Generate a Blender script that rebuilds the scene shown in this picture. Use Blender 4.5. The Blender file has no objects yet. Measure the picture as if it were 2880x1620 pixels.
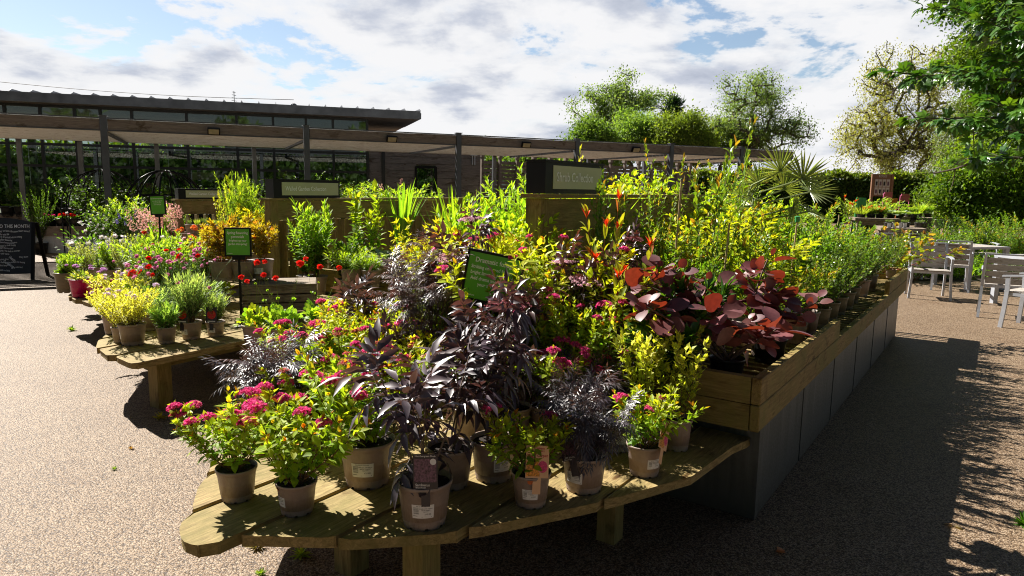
import bpy, math, random
import numpy as np
from mathutils import Vector, Matrix
sc=bpy.context.scene
COL=sc.collection
R=math.radians
rs=np.random.RandomState
# ------------------------------------------------------------------ camera survey
FPX=1940.; EYE=1.6; ROLL=0.0148; PITCH=0.1419; K=2880/2576
_F=np.array([0,math.cos(PITCH),-math.sin(PITCH)]); _R0=np.array([1.,0,0]); _U0=np.cross(_R0,_F)
_R=math.cos(ROLL)*_R0+math.sin(ROLL)*_U0; _U=-math.sin(ROLL)*_R0+math.cos(ROLL)*_U0
_C=np.array([0,0,EYE])
def ray(x,y): return _F+_R*(x*K-1440)/FPX-_U*(y*K-810)/FPX
def at(x,y,z):
    d=ray(x,y); return _C+d*((z-EYE)/d[2])
def atY(x,y,Y):
    d=ray(x,y); return _C+d*(Y/d[1])
def proj(p):
    v=np.array(p,float)-_C; k=v@_F
    return (1440+FPX*(v@_R)/k)/K,(810-FPX*(v@_U)/k)/K
def locx(x,Y,z):
    X=(x-1288)*K/FPX*Y
    for _ in range(4):
        X+=(x-proj((X,Y,z))[0])*K/FPX*Y
    return np.array([X,Y,z])
cam_d=bpy.data.cameras.new('camera'); cam=bpy.data.objects.new('camera',cam_d); COL.objects.link(cam)
cam_d.sensor_width=36; cam_d.lens=36*FPX/2880; cam_d.clip_start=.05; cam_d.clip_end=3000
M=Matrix((( _R[0],_U[0],-_F[0],0),(_R[1],_U[1],-_F[1],0),(_R[2],_U[2],-_F[2],EYE),(0,0,0,1)))
cam.matrix_world=M; sc.camera=cam
cam_d.dof.use_dof=True; cam_d.dof.focus_distance=3.0; cam_d.dof.aperture_fstop=32
# ------------------------------------------------------------------ materials
class NT:
    def __init__(s,name):
        s.m=bpy.data.materials.new(name); s.m.use_nodes=True; s.t=s.m.node_tree; s.t.nodes.clear()
        s.out=s.n('ShaderNodeOutputMaterial')
    def n(s,typ,**kw):
        x=s.t.nodes.new(typ)
        for k,v in kw.items(): setattr(x,k,v)
        return x
    def l(s,a,b): s.t.links.new(a,b)
    def coord(s,kind='Object'):
        return s.n('ShaderNodeTexCoord').outputs[kind]
    def mapping(s,src,scale=(1,1,1),loc=(0,0,0)):
        m=s.n('ShaderNodeMapping'); m.inputs['Scale'].default_value=scale; m.inputs['Location'].default_value=loc
        s.l(src,m.inputs['Vector']); return m.outputs[0]
    def noise(s,src,scale,detail=4,rough=.55,dist=0):
        x=s.n('ShaderNodeTexNoise'); x.inputs['Scale'].default_value=scale; x.inputs['Detail'].default_value=detail
        x.inputs['Roughness'].default_value=rough; x.inputs['Distortion'].default_value=dist
        if src: s.l(src,x.inputs['Vector'])
        return x.outputs['Fac']
    def ramp(s,fac,stops,interp='LINEAR'):
        r=s.n('ShaderNodeValToRGB'); r.color_ramp.interpolation=interp
        e=r.color_ramp.elements
        while len(e)<len(stops): e.new(.5)
        for k,(p,c) in zip(e,stops): 
            k.position=p; k.color=(c[0],c[1],c[2],1) if hasattr(c,'__len__') else (c,c,c,1)
        s.l(fac,r.inputs['Fac']); return r.outputs['Color']
    def mix(s,fac,a,b,mode='MIX'):
        x=s.n('ShaderNodeMix',data_type='RGBA',blend_type=mode)
        for sock,v in ((x.inputs[0],fac),(x.inputs[6],a),(x.inputs[7],b)):
            if isinstance(v,(int,float)): sock.default_value=v
            elif isinstance(v,tuple): sock.default_value=(v[0],v[1],v[2],1)
            else: s.l(v,sock)
        return x.outputs[2]
    def math(s,op,a,b=0,c=None):
        x=s.n('ShaderNodeMath',operation=op)
        for i,v in enumerate((a,b,c)):
            if v is None: continue
            if isinstance(v,(int,float)): x.inputs[i].default_value=v
            else: s.l(v,x.inputs[i])
        return x.outputs[0]
    def bump(s,h,strength=.3,dist=.01):
        b=s.n('ShaderNodeBump'); b.inputs['Strength'].default_value=strength; b.inputs['Distance'].default_value=dist
        s.l(h,b.inputs['Height']); return b.outputs[0]
    def bsdf(s,col,rough=.5,metal=0,nrm=None,spec=.5):
        b=s.n('ShaderNodeBsdfPrincipled')
        for k,v in (('Base Color',col),('Roughness',rough),('Metallic',metal),('Specular IOR Level',spec)):
            if isinstance(v,(int,float)): b.inputs[k].default_value=v
            elif isinstance(v,tuple): b.inputs[k].default_value=(v[0],v[1],v[2],1)
            else: s.l(v,b.inputs[k])
        if nrm: s.l(nrm,b.inputs['Normal'])
        return b.outputs[0]
    def done(s,sh): s.l(sh,s.out.inputs['Surface']); return s.m
def plain(name,c,rough=.5,metal=0,var=.15,scale=12,bump=0,spec=.5):
    t=NT(name); co=t.coord(); f=t.noise(co,scale,5)
    col=t.ramp(f,[(.3,tuple(x*(1-var) for x in c)),(.7,tuple(min(1,x*(1+var)) for x in c))])
    n=t.bump(f,bump,.004) if bump else None
    return t.done(t.bsdf(col,rough,metal,n,spec))
def wood(name,dark,light,green=None,scale=1.,rough=.75,gapline=None):
    t=NT(name); co=t.coord()
    info=t.n('ShaderNodeObjectInfo')
    off=t.n('ShaderNodeVectorMath',operation='ADD'); sv=t.n('ShaderNodeVectorMath',operation='SCALE')
    t.l(info.outputs['Random'],sv.inputs['Scale']); sv.inputs[0].default_value=(7,3,5)
    t.l(co,off.inputs[0]); t.l(sv.outputs[0],off.inputs[1]); co=off.outputs[0]
    g=t.noise(t.mapping(co,(4.5*scale,48*scale,48*scale)),1.0,8,.72,1.6)
    k=t.noise(t.mapping(co,(3.2*scale,7*scale,7*scale)),1.3,5,.65,1.2)
    col=t.ramp(g,[(.32,dark),(.68,light)])
    kk=t.ramp(k,[(.30,(.45,.38,.3)),(.46,(1,1,1)),(.66,(1,1,1)),(.8,(.72,.68,.6))])
    col=t.mix(1.,col,kk,'MULTIPLY')
    vo=t.n('ShaderNodeTexVoronoi'); vo.inputs['Scale'].default_value=1.0; t.l(t.mapping(co,(2.5,9,9)),vo.inputs['Vector'])
    kn=t.ramp(vo.outputs['Distance'],[(.0,(.25,.16,.09)),(.07,(.4,.28,.16)),(.12,(1,1,1))])
    col=t.mix(1.,col,kn,'MULTIPLY')
    if green:
        m=t.ramp(t.noise(co,3.2,7,.7),[(.42,0),(.66,.85)])
        col=t.mix(m,col,green)
    return t.done(t.bsdf(col,rough,0,t.bump(g,.5,.004),.25))
def leafmat(name,trans=(1.25,1.1,.35),tf=.5,rough=.42,spec=.5,gl=1.0,bright=1.0):
    t=NT(name); a=t.n('ShaderNodeAttribute',attribute_name='Col'); c=a.outputs['Color']
    co=t.coord(); f=t.noise(co,60,2)
    c=t.mix(1.,c,t.ramp(f,[(.3,(.8*bright,)*3),(.7,(1.15*bright,)*3)]),'MULTIPLY')
    p=t.bsdf(c,rough,0,None,spec)
    tr=t.n('ShaderNodeBsdfTranslucent'); t.l(t.mix(1.,c,trans,'MULTIPLY'),tr.inputs['Color'])
    mx=t.n('ShaderNodeMixShader'); mx.inputs[0].default_value=tf; t.l(p,mx.inputs[1]); t.l(tr.outputs[0],mx.inputs[2])
    return t.done(mx.outputs[0])
MAT={}
MAT['leaf']=leafmat('leaf_green',(1.9,1.9,.5),.45,.5,.3)
MAT['leafgloss']=leafmat('leaf_glossy',(1.9,1.7,.45),.3,.3,.55)
MAT['leafdark']=leafmat('leaf_dark',(1.9,1.1,.6),.18,.42,1.)
MAT['leafpurple']=leafmat('leaf_purple',(2.2,.7,.2),.22,.42,.5)
MAT['petal']=leafmat('petal',(1.3,1.2,1.2),.35,.6,.2)
MAT['stem']=leafmat('stem',(1,1,1),.0,.7,.2)
def potmat():
    t=NT('pot_plastic'); co=t.coord(); f=t.noise(co,7,6,.65); s=t.noise(t.mapping(co,(14,14,3)),1.6,5,.7); sep=t.n('ShaderNodeSeparateXYZ'); t.l(co,sep.inputs[0])
    c=t.ramp(f,[(.3,(.27,.21,.185)),(.7,(.33,.26,.228))]); low=t.ramp(sep.outputs['Z'],[(.0,.75),(.5,.12),(1,.05)])
    m=t.math('MULTIPLY',t.ramp(s,[(.48,0),(.7,1)]),low); c=t.mix(m,c,(.16,.115,.085)); inf=t.n('ShaderNodeObjectInfo')
    c=t.mix(1.,c,t.ramp(inf.outputs['Random'],[(0,(.8,.8,.8)),(1,(1.12,1.08,1.05))]),'MULTIPLY')
    return t.done(t.bsdf(c,t.ramp(s,[(.3,.34),(.7,.6)]),0,t.bump(s,.12,.01)))
MAT['pot']=potmat()
MAT['potgreen']=plain('pot_olive_plastic',(.16,.14,.09),.45)
MAT['potpink']=plain('pot_magenta_plastic',(.50,.012,.12),.35,0,.08)
MAT['potblack']=plain('pot_black_plastic',(.02,.019,.018),.4)
def soilmat():
    t=NT('soil'); co=t.coord(); f=t.noise(co,90,6,.7)
    return t.done(t.bsdf(t.ramp(f,[(.35,(.012,.008,.006)),(.6,(.04,.026,.019)),(.8,(.09,.06,.045))]),.9,0,t.bump(f,.9,.01)))
MAT['soil']=soilmat()
MAT['label']=plain('label_paper',(.72,.71,.72),.4,0,.04,20)
MAT['ink']=plain('ink',(.02,.02,.025),.5)
MAT['bench']=wood('bench_wood',(.12,.08,.03),(.50,.37,.165),(.17,.145,.045))
MAT['board']=wood('board_wood',(.16,.105,.035),(.36,.26,.10),(.19,.18,.05))
MAT['crate']=wood('crate_wood',(.13,.10,.075),(.34,.28,.22),None)
MAT['beam']=wood('beam_wood',(.16,.125,.105),(.31,.255,.22),None,.6)
MAT['slat']=wood('slat_wood',(.55,.52,.47),(.80,.77,.72),None)
MAT['greywood']=wood('grey_cladding',(.15,.125,.115),(.32,.28,.255),None,.5)
MAT['fencewood']=wood('fence_wood',(.15,.12,.10),(.33,.27,.23),None,.6)
MAT['bamboo']=plain('bamboo',(.45,.34,.18),.5,0,.25,15)
MAT['black']=plain('black_metal',(.005,.005,.0055),.5,0,.1,spec=.22)
MAT['forest']=plain('far_forest',(.018,.035,.028),.95,0,.3,.02,spec=.1)
MAT['greysteel']=plain('grey_steel',(.10,.105,.12),.45,.3,.15,6)
MAT['darkframe']=plain('window_frame_dark',(.018,.019,.02),.4,.3)
MAT['zinc']=plain('zinc_roof',(.12,.125,.14),.45,.5,.3,3)
def galv():
    t=NT('galvanised_sheet'); co=t.coord()
    f=t.noise(t.mapping(co,(9,9,.6)),2,6,.6); s=t.noise(co,70,3)
    c=t.ramp(f,[(.3,(.085,.095,.09)),(.7,(.17,.18,.175))]); c=t.mix(.4,c,t.ramp(s,[(.3,(.6,.6,.6)),(.7,(1.2,1.2,1.2))]),'MULTIPLY')
    sp=t.n('ShaderNodeSeparateXYZ'); t.l(co,sp.inputs[0]); dirt=t.math('MULTIPLY',t.ramp(sp.outputs['Z'],[(.0,1),(.10,.45),(.3,0)]),t.ramp(f,[(.3,.4),(.7,1)])); c=t.mix(dirt,c,(.07,.055,.04))
    return t.done(t.bsdf(c,t.math('ADD',t.ramp(s,[(.3,.35),(.7,.6)]),t.math('MULTIPLY',dirt,.3)),.6))
MAT['galv']=galv()
MAT['white']=plain('white_paint',(.62,.62,.62),.5,0,.1)
MAT['alu']=plain('aluminium_frame',(.46,.48,.53),.4,.25,.08)
MAT['polywood']=wood('chair_slat_board',(.30,.27,.24),(.46,.42,.38),None,1.)
MAT['signgreen']=plain('sign_green',(.10,.42,.02),.35,0,.05)
MAT['signolive']=plain('sign_olive',(.46,.48,.28),.4,0,.04)
MAT['text']=plain('sign_lettering',(.9,.92,.86),.5,0,.02)
MAT['chalk']=plain('chalk',(.72,.75,.8),.8,0,.1)
MAT['slate']=plain('chalkboard',(.012,.014,.02),.5,0,.2)
MAT['stone']=plain('stone_pot',(.32,.34,.30),.7,0,.2,8)
MAT['palepot']=plain('pale_pot',(.5,.47,.47),.6,0,.12,8)
MAT['pinkpaint']=plain('pink_paint',(.50,.12,.25),.5)
MAT['greenpaint']=plain('green_paint',(.05,.30,.10),.5)
MAT['orangepaint']=plain('orange_paint',(.6,.16,.05),.5)
MAT['brownpanel']=plain('brown_panel',(.22,.11,.06),.6)
MAT['poster']=plain('poster_paper',(.55,.5,.5),.5,0,.1,6)
MAT['cardpeach']=plain('card_peach',(.72,.42,.24),.4,0,.06)
MAT['cardblack']=plain('card_black',(.03,.022,.03),.35)
MAT['cardpurple']=plain('card_photo_purple',(.13,.06,.10),.4,0,.9,120)
MAT['cardorange']=plain('card_photo_orange',(.6,.22,.02),.4,0,.7,150)
MAT['cardpink']=plain('card_photo_pink',(.6,.03,.16),.4,0,.5,150)
MAT['cardred']=plain('card_photo_red',(.6,.012,.01),.35,0,.5,90)
MAT['redink']=plain('red_ink',(.4,.02,.02),.5)
MAT['lens']=plain('lamp_glass',(.45,.38,.24),.15)
def glassmat(name,tint,refl):
    t=NT(name); tr=t.n('ShaderNodeBsdfTransparent'); tr.inputs[0].default_value=(*tint,1)
    g=t.n('ShaderNodeBsdfGlossy'); g.inputs['Roughness'].default_value=.02; g.inputs['Color'].default_value=(.9,.95,.95,1)
    fr=t.n('ShaderNodeFresnel'); fr.inputs['IOR'].default_value=1.5
    f=t.math('ADD',t.math('MULTIPLY',fr.outputs[0],1.0),refl)
    mx=t.n('ShaderNodeMixShader'); t.l(f,mx.inputs[0]); t.l(tr.outputs[0],mx.inputs[1]); t.l(g.outputs[0],mx.inputs[2])
    return t.done(mx.outputs[0])
MAT['glass']=glassmat('window_glass',(.62,.70,.66),.05)
def gravel():
    t=NT('resin_bound_gravel'); co=t.coord()
    v=t.n('ShaderNodeTexVoronoi'); v.inputs['Scale'].default_value=125; t.l(co,v.inputs['Vector'])
    sep=t.n('ShaderNodeSeparateColor'); t.l(v.outputs['Color'],sep.inputs[0])
    c=t.ramp(sep.outputs[0],[(0,(.15,.095,.05)),(.25,(.235,.165,.10)),(.5,(.285,.205,.132)),(.75,(.335,.25,.168)),(1,(.45,.365,.265))])
    edge=t.ramp(v.outputs['Distance'],[(.0,(1,1,1)),(.42,(.92,.92,.92)),(.72,(.22,.19,.17))])
    c=t.mix(1.,c,edge,'MULTIPLY')
    big=t.noise(co,.8,5,.6); c=t.mix(1.,c,t.ramp(big,[(.3,(.84,.80,.77)),(.7,(1.03,1.01,1.0))]),'MULTIPLY')
    st=t.noise(co,2.3,7,.72); c=t.mix(1.,c,t.ramp(st,[(.30,(.72,.64,.57)),(.43,(1,1,1)),(.62,(1,1,1)),(.72,(1.1,1.08,1.05))]),'MULTIPLY')
    h=t.math('SUBTRACT',1.0,v.outputs['Distance'])
    return t.done(t.bsdf(c,.62,0,t.bump(h,.6,.005),.3))
MAT['gravel']=gravel()
def grassland():
    t=NT('meadow'); co=t.coord(); f=t.noise(co,.5,6,.7)
    return t.done(t.bsdf(t.ramp(f,[(.3,(.03,.06,.012)),(.7,(.10,.15,.03))]),.9,0,t.bump(t.noise(co,30,4),.6,.05)))
MAT['meadow']=grassland()
MAT['bark']=plain('bark',(.10,.08,.06),.9,0,.4,6,.6)
# ------------------------------------------------------------------ mesh builder
class MB:
    def __init__(s): s.V=[];s.C=[];s.Q=[];s.T=[];s.qm=[];s.tm=[];s.n=0
    def add(s,V,Q=None,T=None,col=(1,1,1),mi=0):
        V=np.asarray(V,float).reshape(-1,3)
        c=np.empty((len(V),3)); c[:]=col
        if Q is not None and len(Q): Q=np.asarray(Q,int).reshape(-1,4)+s.n; s.Q.append(Q); s.qm.append(np.full(len(Q),mi))
        if T is not None and len(T): T=np.asarray(T,int).reshape(-1,3)+s.n; s.T.append(T); s.tm.append(np.full(len(T),mi))
        s.V.append(V); s.C.append(c); s.n+=len(V)
    def box(s,c,size,ax=None,col=(1,1,1),mi=0):
        # c centre, size full; ax optional 3x3 rows = axes
        h=np.array(size,float)/2
        P=np.array([[x,y,z] for z in(-1,1) for y in(-1,1) for x in(-1,1)],float)*h
        if ax is not None: P=P@np.asarray(ax,float)
        s.add(P+np.asarray(c,float),[(0,2,3,1),(4,5,7,6),(0,1,5,4),(2,6,7,3),(0,4,6,2),(1,3,7,5)],None,col,mi)
    def tube(s,pts,rad,n=6,col=(1,1,1),mi=0,cap=True,flat=None):
        pts=np.asarray(pts,float); k=len(pts); rad=np.broadcast_to(np.asarray(rad,float),(k,))
        tan=np.gradient(pts,axis=0) if k>2 else np.repeat((pts[-1]-pts[0])[None],k,0)
        tan=tan/(np.linalg.norm(tan,axis=1,keepdims=True)+1e-12)
        ref=np.array([0,0,1.]) if abs(tan[0][2])<.9 else np.array([1.,0,0])
        u=np.cross(tan,ref); u/=np.linalg.norm(u,axis=1,keepdims=True)+1e-12; w=np.cross(tan,u)
        a=np.arange(n)*2*math.pi/n
        V=pts[:,None,:]+rad[:,None,None]*(np.cos(a)[None,:,None]*u[:,None,:]+np.sin(a)[None,:,None]*w[:,None,:])
        i=np.arange(k-1)[:,None]*n; j=np.arange(n)[None,:]; j2=(j+1)%n
        Q=np.stack([i+j,i+j2,i+n+j2,i+n+j],-1).reshape(-1,4)
        T=[]
        if cap:
            T=[(0,x+1,x) for x in range(1,n-1)]+[((k-1)*n,(k-1)*n+x,(k-1)*n+x+1) for x in range(1,n-1)]
        s.add(V.reshape(-1,3),Q,T,col,mi)
    def sweep(s,pts,w,t,side=(0,1,0),mi=0):
        # rectangular bar along pts; w along 'side', t across
        pts=np.asarray(pts,float); k=len(pts); side=np.asarray(side,float)
        tan=np.gradient(pts,axis=0) if k>2 else np.repeat((pts[-1]-pts[0])[None],k,0)
        tan/=np.linalg.norm(tan,axis=1,keepdims=True); nn=np.cross(tan,side); nn/=np.linalg.norm(nn,axis=1,keepdims=True)
        V=np.stack([pts+side*w/2+nn*t/2,pts-side*w/2+nn*t/2,pts-side*w/2-nn*t/2,pts+side*w/2-nn*t/2],1).reshape(-1,3)
        Q=[(i*4+j,i*4+(j+1)%4,i*4+4+(j+1)%4,i*4+4+j) for i in range(k-1) for j in range(4)]+[(3,2,1,0),tuple((k-1)*4+j for j in range(4))]
        s.add(V,Q,None,(1,1,1),mi)
    def lathe(s,prof,n=32,mi=0,skip=None,col=(1,1,1)):
        a=np.arange(n)*2*math.pi/n; k=len(prof)
        V=np.array([[r*math.cos(x),r*math.sin(x),z] for r,z in prof for x in a])
        Q=[(i*n+j,i*n+(j+1)%n,(i+1)*n+(j+1)%n,(i+1)*n+j) for i in range(k-1) for j in range(n) if not(skip and skip(i,j))]
        s.add(V,Q,None,col,mi)
    def prism(s,outline,z0,z1,mi=0,col=(1,1,1)):
        # convex-ish outline (x,y); fan
        o=np.array(outline,float); n=len(o); c=o.mean(0)
        V=[(x,y,z1) for x,y in o]+[(x,y,z0) for x,y in o]+[(c[0],c[1],z1),(c[0],c[1],z0)]
        T=[(i,(i+1)%n,2*n) for i in range(n)]+[(n+(i+1)%n,n+i,2*n+1) for i in range(n)]
        Q=[(n+i,n+(i+1)%n,(i+1)%n,i) for i in range(n)]
        s.add(V,Q,T,col,mi)
    def mesh(s,name,mats,smooth=False):
        me=bpy.data.meshes.new(name)
        V=np.concatenate(s.V); C=np.concatenate(s.C)
        Q=np.concatenate(s.Q) if s.Q else np.zeros((0,4),int); T=np.concatenate(s.T) if s.T else np.zeros((0,3),int)
        me.vertices.add(len(V)); me.vertices.foreach_set('co',V.ravel())
        me.loops.add(Q.size+T.size); me.loops.foreach_set('vertex_index',np.concatenate([Q.ravel(),T.ravel()]))
        me.polygons.add(len(Q)+len(T))
        ls=np.concatenate([np.arange(len(Q))*4,Q.size+np.arange(len(T))*3])
        me.polygons.foreach_set('loop_start',ls.astype('i'))
        me.polygons.foreach_set('material_index',np.concatenate(s.qm+s.tm).astype('i'))
        me.polygons.foreach_set('use_smooth',np.full(len(Q)+len(T),bool(smooth)))
        at_=me.attributes.new('Col','FLOAT_COLOR','POINT')
        at_.data.foreach_set('color',np.concatenate([C,np.ones((len(C),1))],1).ravel().astype('f'))
        for m in (mats if isinstance(mats,(list,tuple)) else [mats]): me.materials.append(MAT[m] if isinstance(m,str) else m)
        me.update(calc_edges=True); me.validate()
        return me
def link(name,me,parent=None,loc=(0,0,0),rot=(0,0,0),scale=1):
    o=bpy.data.objects.new(name,me); COL.objects.link(o)
    if parent: o.parent=parent
    o.location=loc; o.rotation_euler=rot
    o.scale=(scale,)*3 if isinstance(scale,(int,float)) else scale
    return o
def part(name,mb,mats,parent=None,smooth=False,**kw):
    return link(name,mb.mesh(name,mats,smooth),parent,**kw)
def tag(o,label,cat,group=None):
    o['label']=label; o['category']=cat
    if group: o['group']=group
    return o
def thing(name,label,cat,loc=(0,0,0),rotz=0,group=None):
    o=bpy.data.objects.new(name,None); COL.objects.link(o); o.empty_display_size=.1
    o.location=tuple(loc); o.rotation_euler=(0,0,rotz); return tag(o,label,cat,group)
def struct(name,mb,m,kind='structure',**kw):
    o=part(name,mb,m,**kw); o['kind']=kind; return o
def dup(root,loc,rotz,label,group=None,scale=None):
    def cp(o,p):
        c=o.copy(); COL.objects.link(c); c.parent=p
        for ch in [x for x in KIDS.get(o.name,[])]: cp(ch,c)
        return c
    KIDS={}
    for o in bpy.data.objects:
        if o.parent: KIDS.setdefault(o.parent.name,[]).append(o)
    r=cp(root,None); r.location=tuple(loc); r.rotation_euler=(0,0,rotz); r['label']=label
    if group: r['group']=group
    if scale: r.scale=(scale,)*3
    return r
_tcache={}
def text_pts(s,size,align='CENTER',spacing=1.0,narrow=1.0):
    key=(s,align)
    if key not in _tcache:
        cu=bpy.data.curves.new('lettering','FONT'); cu.body=s; cu.size=1; cu.align_x=align; cu.align_y='CENTER'; cu.resolution_u=2; cu.offset=.014
        ob=bpy.data.objects.new('lettering_source',cu); COL.objects.link(ob)
        dg=bpy.context.evaluated_depsgraph_get(); me=bpy.data.meshes.new_from_object(ob.evaluated_get(dg))
        V=np.array([v.co[:] for v in me.vertices]); me.calc_loop_triangles(); T=np.array([t.vertices[:] for t in me.loop_triangles])
        bpy.data.objects.remove(ob); bpy.data.meshes.remove(me); bpy.data.curves.remove(cu)
        _tcache[key]=(V,T)
    V,T=_tcache[key]
    V=V*size; V=V*np.array([narrow,1,1]); return V,T
# ------------------------------------------------------------------ leaves
def norm(v): return v/(np.linalg.norm(v,axis=-1,keepdims=True)+1e-12)
def tpl(stations,wid,fold=.25,curl=.15,edge=None):
    V=[];Q=[];T=[];prev=None; E=[]
    for i,(t,w) in enumerate(stations):
        z=-curl*t*t
        if w==0:
            V.append((0,t,z)); E.append(.5); cur=(len(V)-1,)
        else:
            x=w*wid/2; V+= [(-x,t,z+fold*x),(0,t,z),(x,t,z+fold*x)]; E+=[1,0,1]; cur=(len(V)-3,len(V)-2,len(V)-1)
        if prev is not None:
            if len(prev)==1 and len(cur)==3: T+=[(prev[0],cur[1],cur[0]),(prev[0],cur[2],cur[1])]
            elif len(prev)==3 and len(cur)==3: Q+=[(prev[0],prev[1],cur[1],cur[0]),(prev[1],prev[2],cur[2],cur[1])]
            elif len(prev)==3: T+=[(prev[0],prev[1],cur[0]),(prev[1],prev[2],cur[0])]
        prev=cur
    return np.array(V,float),np.array(Q,int).reshape(-1,4),np.array(T,int).reshape(-1,3),np.array(E)
def combine(parts):
    # parts: (tpl, scale, angle in plane, pos, tilt)
    V=[];Q=[];T=[];E=[];n=0
    for tp,s,a,p,tl in parts:
        v=tp[0]*s; ct,st=math.cos(tl),math.sin(tl)
        v=np.stack([v[:,0],v[:,1]*ct-v[:,2]*st,v[:,1]*st+v[:,2]*ct],1)
        c,s_=math.cos(a),math.sin(a); v=np.stack([v[:,0]*c-v[:,1]*s_,v[:,0]*s_+v[:,1]*c,v[:,2]],1)+np.array(p)
        V.append(v);E.append(tp[3])
        Q.append(tp[1]+n);T.append(tp[2]+n);n+=len(v)
    return np.concatenate(V),np.concatenate(Q),np.concatenate(T),np.concatenate(E)
OV=[(0,0),(.22,.75),(.45,1),(.75,.62),(1,0)]
L_ov=tpl(OV,.5,.3,.18); L_lance=tpl([(0,0),(.3,1),(.68,.7),(1,0)],.30,.35,.2)
L_nar=tpl([(0,0),(.35,1),(1,0)],.16,.3,.2)
L_sm=tpl([(0,0),(.5,1),(1,0)],.55,.3,.1)
L_round=tpl([(0,0),(.06,.10),(.16,.12),(.28,.7),(.45,.97),(.65,1),(.84,.72),(.96,.3),(1,0)],.72,.20,.16)
L_big=tpl([(0,0),(.1,.3),(.3,.9),(.5,1),(.75,.7),(.9,.3),(1,0)],.42,.32,.3)
L_glos=tpl([(0,0),(.1,.25),(.35,.8),(.6,1),(.82,.7),(1,0)],.36,.3,.28)
L_strap=tpl([(0,.6),(.25,1),(.5,1),(.75,.7),(1,0)],.055,.5,.12)
L_grass=tpl([(0,.8),(.5,1),(1,0)],.03,.3,.35)
L_dia=(np.array([[-.28,.45,.04],[0,0,0],[.28,.45,.04],[0,1,-.08]]),np.array([[1,2,3,0]]),np.zeros((0,3),int),np.array([1,.5,1,.5]))
def pinn(leaf,n,s0,span,ang=1.05):
    P=[(leaf,s0*1.05,0,(0,span,-.03),-.15)]
    for i in range(n):
        y=span*(i+.6)/n*.92
        for sg in (-1,1): P.append((leaf,s0*(1-.12*abs(i-(n-1)/2)),sg*ang*(1-.18*i),(0,y,0),-.12-.1*(i%2)))
    P.append((tpl([(0,1),(1,1)],.02,0,.03),span,0,(0,0,0),0))
    return combine(P)
L_samb=pinn(tpl([(0,0),(.2,.7),(.45,1),(.75,.55),(1,0)],.33,.35,.35),2,.50,.5)
_lac=pinn(tpl([(0,0),(.4,1),(1,0)],.22,.3,.2),2,.50,.55,.75)
L_lace=pinn(_lac,2,.55,.45,1.0)
def palm_fan(lobe,n,span,s0=.55):
    return combine([(lobe,s0*(1-.25*abs(i/(n-1)-.5)*2),(i/(n-1)-.5)*2*span,(0,.0,0),-.1) for i in range(n)])
L_maple=combine([(tpl([(0,.25),(.35,.8),(.6,1),(.78,.5),(1,0)],.42,.15,.15),s,a,(0,.05,0),-.1) for s,a in((1,0),(.85,.75),(.85,-.75),(.55,1.6),(.55,-1.6))])
L_lobed=combine([(tpl([(0,.3),(.5,1),(.8,.9),(1,.3)],.6,.1,.1),s,a,(0,.0,0),-.1) for s,a in((1,0),(.85,.9),(.85,-.9),(.6,1.8),(.6,-1.8))])
L_dig=combine([(L_lance,s,a,(0,0,0),-.1) for s,a in((.9,0),(.8,.8),(.8,-.8))])
P_star=combine([(tpl([(0,0),(.6,1),(1,.0)],.6,.1,-.2),1,a,(0,0,0),.35) for a in np.arange(5)*2*math.pi/5])
P_bit=(np.array([[-.5,0,0],[.5,0,.2],[0,1,.1],[0,.3,.5]]),np.zeros((0,4),int),np.array([[0,1,2],[0,1,3]]),np.array([1,1,1,0]))
def scatter(mb,tp,P,D,N,S,col,edgecol=None,mi=0,W=None):
    P=np.asarray(P,float);n=len(P)
    if n==0:return
    D=norm(np.asarray(D,float)); N=np.asarray(N,float); N=N-D*(N*D).sum(1,keepdims=True); N=norm(N); X=np.cross(D,N)
    V0,Q,T,E=tp; m=len(V0)
    S=np.broadcast_to(np.asarray(S,float),(n,)); W_=np.ones(n) if W is None else W
    V=P[:,None,:]+S[:,None,None]*(V0[None,:,0,None]*(X*W_[:,None])[:,None,:]+V0[None,:,1,None]*D[:,None,:]+V0[None,:,2,None]*N[:,None,:])
    col=np.asarray(col,float); col=np.broadcast_to(col,(n,3))
    if edgecol is None: C=np.repeat(col[:,None,:],m,1)
    else:
        e=E[None,:,None]; C=col[:,None,:]*(1-e)+np.broadcast_to(np.asarray(edgecol,float),(n,3))[:,None,:]*e
    off=(np.arange(n)*m)[:,None,None]
    mb.add(V.reshape(-1,3),(Q[None]+off).reshape(-1,4) if len(Q) else None,(T[None]+off).reshape(-1,3) if len(T) else None,C.reshape(-1,3),mi)
def jit(r,col,n,a=.2,h=.1):
    c=np.broadcast_to(np.asarray(col,float),(n,3))*(1+r.uniform(-a,a,(n,1)))
    return np.clip(c*(1+r.uniform(-h,h,(n,3))),0,1)
def lerp(a,b,t): t=np.asarray(t,float)[...,None]; return np.asarray(a)*(1-t)+np.asarray(b)*t
# stems: list of (pts, r0)
def grow(r,n,H,spread,r0=.03,up=.6,wob=.05,seg=9,hv=.25,az=None):
    L=[]
    for i in range(n):
        a=(i+r.uniform(-.4,.4))*2*math.pi/n*1.0 if az is None else az
        tilt=spread*math.sqrt((i+.5)/n)*r.uniform(.7,1.15) if n>1 else spread*r.uniform(0,1)
        a=i*2.399+r.uniform(-.3,.3)
        h=H*r.uniform(1-hv,1)/max(.45,math.cos(tilt*.8))*1.0
        d=np.array([math.sin(tilt)*math.cos(a),math.sin(tilt)*math.sin(a),math.cos(tilt)])
        p=np.array([math.cos(a)*r0*r.uniform(.2,1),math.sin(a)*r0*r.uniform(.2,1),0.])
        pts=[p]; 
        for k in range(seg):
            d=norm(d+np.array([0,0,up*tilt/seg])+r.normal(0,wob,3)); p=p+d*h/seg; pts.append(p)
        L.append(np.array(pts))
    return L
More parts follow.
